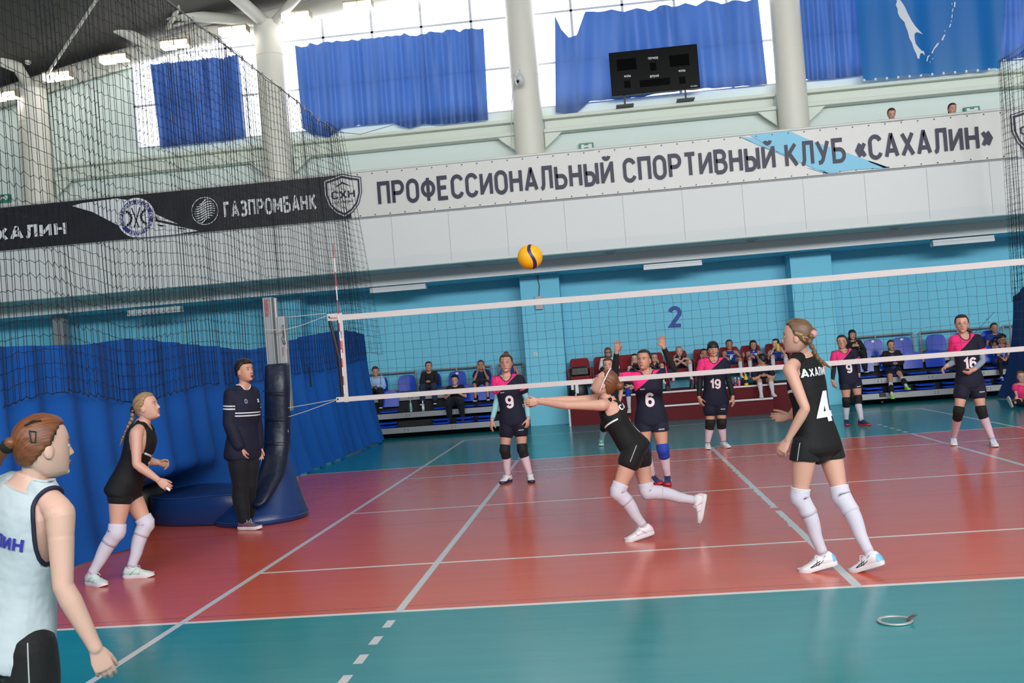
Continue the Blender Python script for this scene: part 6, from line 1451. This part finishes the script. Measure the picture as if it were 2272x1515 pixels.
sit('substitute in blue on the left bleachers, hidden behind player nine', 1130, 800, 11.45, S3, W_('blue', 'navy', .4, 0, socks=SOCKW, shoes=WS), ('black', 'pony'), 'c', feetz=D2, arms=('lap', 'lap'))
SC_ = PZ+.46; YC = 11.33
w6 = sit('woman with glasses and a white jacket on a red chair', 1349, 782, YC, SC_, W_('cream', 'jacket', 1.9, 1.9, shoes=DS), ('light', 'bob'), 'b', feetz=PZ, arms=('lap', 'lap'))
h = MB(); P = w6.HP
for q in (-1, 1): h.tube([P(q*.031+.024*math.cos(a), .094, .0+.018*math.sin(a)) for a in np.linspace(0, 2*PI, 15)], .0032, n=6)
h.tube([P(-.008, .096, .003), P(.008, .096, .003)], .003, n=6)
for q in (-1, 1): h.tube([P(q*.055, .092, .003), P(q*.078, .02, .0)], .003, n=6)
obj('glasses', h, BLACK, w6.root, smooth=True)
sit('girl in a red jersey on a red chair, hands low', 1408, 796, YC, SC_, W_('red', 'navy', .5, 0, socks=SOCKW, shoes=WS), ('dark', 'pony'), 'd', feetz=PZ, arms=('lap', 'lap'))
sit('girl in a red jersey resting her chin on her hand', 1452, 794, YC, SC_, W_('red', 'navy', .5, 0, socks=SOCKW, pads=None, shoes=WS), ('brown', 'pony'), 'a', feetz=PZ, arms=('chin', 'lap'))
w9 = sit('girl in a navy T-shirt with a white headband, arms folded on her knees', 1507, 780, YC-.05, SC_, W_('navy', 'navy', .35, .62, socks=SOCKW, shoes=RS), ('blond', 'low', [at(1497, 790, YC-.05), at(1492, 805, YC-.1)]), 'a', feetz=PZ, arms=('cross', 'cross'), spread=.10, knee_up=.03)
h = MB(); P = w9.HP; h.tube([P(.0835*math.cos(q), .103*math.sin(q), .058) for q in np.linspace(-.3, PI+.3, 17)], [(.004, .010)]*17, n=8, side=P(0, 0, 1)-P(0, 0, 0)); obj('headband', h, NUM, w9.root, smooth=True)
sit('girl in dark blue leaning her cheek on her hand beside player nineteen', 1562, 785, YC-.03, SC_, W_('navy2', 'navy', .5, 0, socks=SOCKW, shoes=WS), ('black', 'pony'), 'c', feetz=PZ, arms=('cheek', 'lap'), hroll=-8)
w = sit('substitute numbered eight in blue on a red chair', 1618, 765, YC, SC_, W_('blue', 'blue', .45, 0, socks=SOCKW, shoes=WS, jm=JBL), ('dark', 'pony'), 'c', feetz=PZ, arms=('knee', 'rest'), spread=.08); decal(w, '8', .02, .18, .11, NUM, 1, bold=.05)
w = sit('substitute numbered seven in blue with long black hair on a red chair', 1671, 766, YC, SC_, W_('blue', 'blue', .45, 0, socks=SOCKW, shoes=WS, jm=JBL), ('black', 'long'), 'c', feetz=PZ, arms=('knee', 'knee')); decal(w, '7', .03, .18, .11, NUM, 1, bold=.05)
w = sit('substitute in blue holding a yellow bottle on the last red chair', 1721, 763, YC, SC_, W_('blue', 'blue', .45, 0, socks=SOCKW, shoes=WS, jm=JBL), ('black', 'pony'), 'd', feetz=PZ, arms=('hold', 'hold'), hyaw=-125); decal(w, '11', .05, .39, .035, NUM, 1, bold=.04)
c = (w.J['WL']+w.J['WR'])/2+V3(0, -.085, -.06); bottle('drink_bottle', 'yellow sports bottle in the hands of the girl on the last red chair', c, .20, .036, YEL, BLACK)
w = sit('girl in navy with blue knee pads sitting low on the platform edge behind player six', 1404, 829, 10.86, PZ-.03, W_('navy', 'navy', .4, .6, pads=PADBL, socks=SOCKW, shoes=WS), ('black', 'pony'), 'a', feetz=0.0, arms=('cross', 'cross'), hpitch=-30, s=.92, hipy=10.98)
h = MB(); P = w.HP; h.tube([P(.05, -.02, .105), P(.085, -.01, .07)], .012, n=8); obj('hair_clip', h, CL['pink'], w.hair, smooth=True)
w = sit('girl in navy with a dark ponytail sitting on the platform edge, head turned away', 1690, 797, 10.80, PZ-.02, W_('navy', 'navy', .4, .6, socks=SOCKW, shoes=WS), ('black', 'pony', [at(1703, 799, 10.86), at(1708, 812, 10.84), at(1711, 828, 10.80)]), 'b', hyaw=140, feetz=SZ, arms=('lap', 'lap'), spread=.03, face=False, s=.95, shin=.1, hipy=10.94)
w = sit('girl with long dark hair in a black top on the right bleachers behind the pillar', 1891, 743, 11.45, S3, W_('jacket', 'jacket', 1.9, 1.9, shoes=DS), ('black', 'bob'), 'b', feetz=D2, arms=('hold', 'hold')); decal(w, 'о\n>\nо', .07, .33, .15, mat('yellow_print', (206, 196, 140), .6), 1, width=.025, bold=.03, nm='chest_print')
w = sit('girl in an open black jacket and neon green shoes on the right bleachers', 1977, 766, 10.98, S2, W_('jacket', 'navy', .35, 1.9, socks=SOCKW, shoes=GS), ('dark', 'low'), 'b', feetz=0, arms=('lap', 'lap'), feet_px=[(1979, 877, 10.38), (2011, 857, 10.42)], spread=.14)
h = MB(); g = w.B if hasattr(w, 'B') else w
pts = []
for z in np.linspace(.47, .02, 8):
    row = []
    for x in np.linspace(-.045, .045, 5):
        hit = w.bvh.ray_cast(w.HC+w.X*x*(1.2-z)+w.T*(z*w.sc)+w.F*.5, -w.F); row.append((hit[0] if hit[0] else w.HC)+w.F*.006)
    pts.append(row)
h.grid(pts); obj('undershirt', h, CL['blue'], w.parts['jersey'], smooth=True)
h = MB()
for sd in 'LR':
    h = MB(); K, A = w.J['K'+sd], w.J['A'+sd]; h.tube([K.lerp(A, .42), K.lerp(A, .55), K.lerp(A, .72)], [.058, .06, .05], n=14); obj('knee_pad', h, PADB, w.root, smooth=True)
sit('girl in blue on the upper right bleachers next to the right curtain', 2206, 728, 11.45, S3, W_('blue', 'navy', .45, .4, socks=SOCKW, shoes=WS), ('black', 'pony'), 'c', feetz=D2, arms=('lap', 'lap'))
w = sit('girl numbered two in blue bending forward beside the right curtain', 2222, 752, 10.86, S2, W_('blue', 'blue', .4, 0, pads=PADB, socks=PADB, shoes=WS, jm=JBL), ('black', 'low'), 'c', feetz=D1-.05, arms=('knee', 'knee'), hpitch=-35, spread=.02, lean=.2, hyaw=-60); decal(w, '2', .03, .2, .12, NUM, 1, bold=.05)
# child sitting on the floor at the right edge
y = 7.65; Hc = at(2266, 836, y); s = .80
H = V3(Hc.x+.02, y+.12, .09); F = yawv(-155); L = UP.cross(F)
J = dict(N=Hc-UP*.12, M=H.lerp(Hc-UP*.12, .5), base=V3(H.x, H.y, 0))
for sd, q in (('R', -1), ('L', 1)):
    J['S'+sd] = J['N']+V3(q*.12, -.02, -.04); J['H'+sd] = H+V3(q*.06, 0, 0); J['E'+sd] = J['S'+sd]+V3(q*.03, -.02, -.2); J['W'+sd] = J['E'+sd]+V3(0, -.1, -.15)
J['WR'] = at(2256, 878, y-.1); J['ER'] = at(2253, 866, y); J['KR'] = H+V3(-.12, -.24, .05); J['AR'] = V3(at(2246, 890, y-.25).x, y-.30, .11); J['KL'] = H+V3(.1, -.28, .03); J['AL'] = H+V3(.08, -.6, .02)
feet = dict(R=(J['AR'], V3(-.35, -.1, .95).normalized(), V3(.9, .3, .35)), L=(J['AL'], V3(.0, -.3, .95).normalized(), V3(0, 1, .3)))
person('child in a pink top sitting on the floor at the right edge', J, (Hc, yawv(-100), UP), dict(jersey=dict(m=CL['pink'], sleeve=.5, hem=-.05, o=.016, neck=.06, dip=.06), shorts=dict(m=CL['navy'], end=.5, top=.05), pads=(PADB, 1.3, 1.8), shoes=dict(upper=BLACK, sole=mat('grey_sole', (176, 178, 172), .6))), hair=('light', 'pony'), sk='a', s=s, vox=.007, hands=dict(R=dict(d=V3(0, -.2, -1), t=V3(-1, 0, 0)), L=dict(d=V3(0, -.5, -1), t=V3(1, 0, 0))), feet=feet, lod=1, hs=.95)
c = onz(2238, 893); h = MB(); h.ell(V3(c.x-.02, 8.1, .11), .10, .10, .105, n=24, m=14); tag(obj('ball', h, mat('blue_ball', (24, 46, 120), .5), None, smooth=True, loc=(c.x-.02, 8.1, 0)), 'dark blue ball on the floor beside the sitting child', 'ball')
# the two heads behind the gallery parapet
st_ = MB(); st_.box(3.5, 8, 10.0, 11.0, 3.9, 4.52); struct('floor_gallery_step', st_, WHITE)
for (u, v, lab, jm, hr_, hp, hyw) in ((1978, 253, 'girl in a dark top looking down over the gallery banner, the left one', 'jacket', ('brown', 'low'), -18, -95), (2113, 242, 'girl with pulled back hair looking over the gallery banner, the right one', 'cream', ('dark', 'pony'), -5, -85)):
    Hc = at(u, v, 10.3); z0 = 4.52; s = (Hc.z-z0)/1.53; J = dict(N=Hc-UP*.13*s+V3(0, .02, 0)); x = Hc.x; yy = 10.32
    for sd, q in (('R', -1), ('L', 1)):
        J['S'+sd] = J['N']+V3(q*.16*s, 0, -.045); J['H'+sd] = V3(x+q*.085, yy, z0+.86*s); J['K'+sd] = V3(x+q*.09, yy-.02, z0+.47*s); J['A'+sd] = V3(x+q*.09, yy, z0+.09*s); J['E'+sd] = J['S'+sd]+V3(q*.05, .03, -.27*s); J['W'+sd] = J['E'+sd]+V3(0, -.1, -.22*s)
    J['base'] = V3(x, yy, z0)
    person(lab, J, (Hc, yawv(hyw, hp), UP), W_(jm, 'jeans', 1.9, 1.9, shoes=DS), hair=hr_, sk='a', s=s, vox=.009, hands={sd: dict(d=-UP, t=V3(0, -1, 0)) for sd in 'LR'}, feet={sd: (J['A'+sd], V3(0, -1, 0), UP) for sd in 'LR'}, lod=1)
bpy.context.view_layer.update()
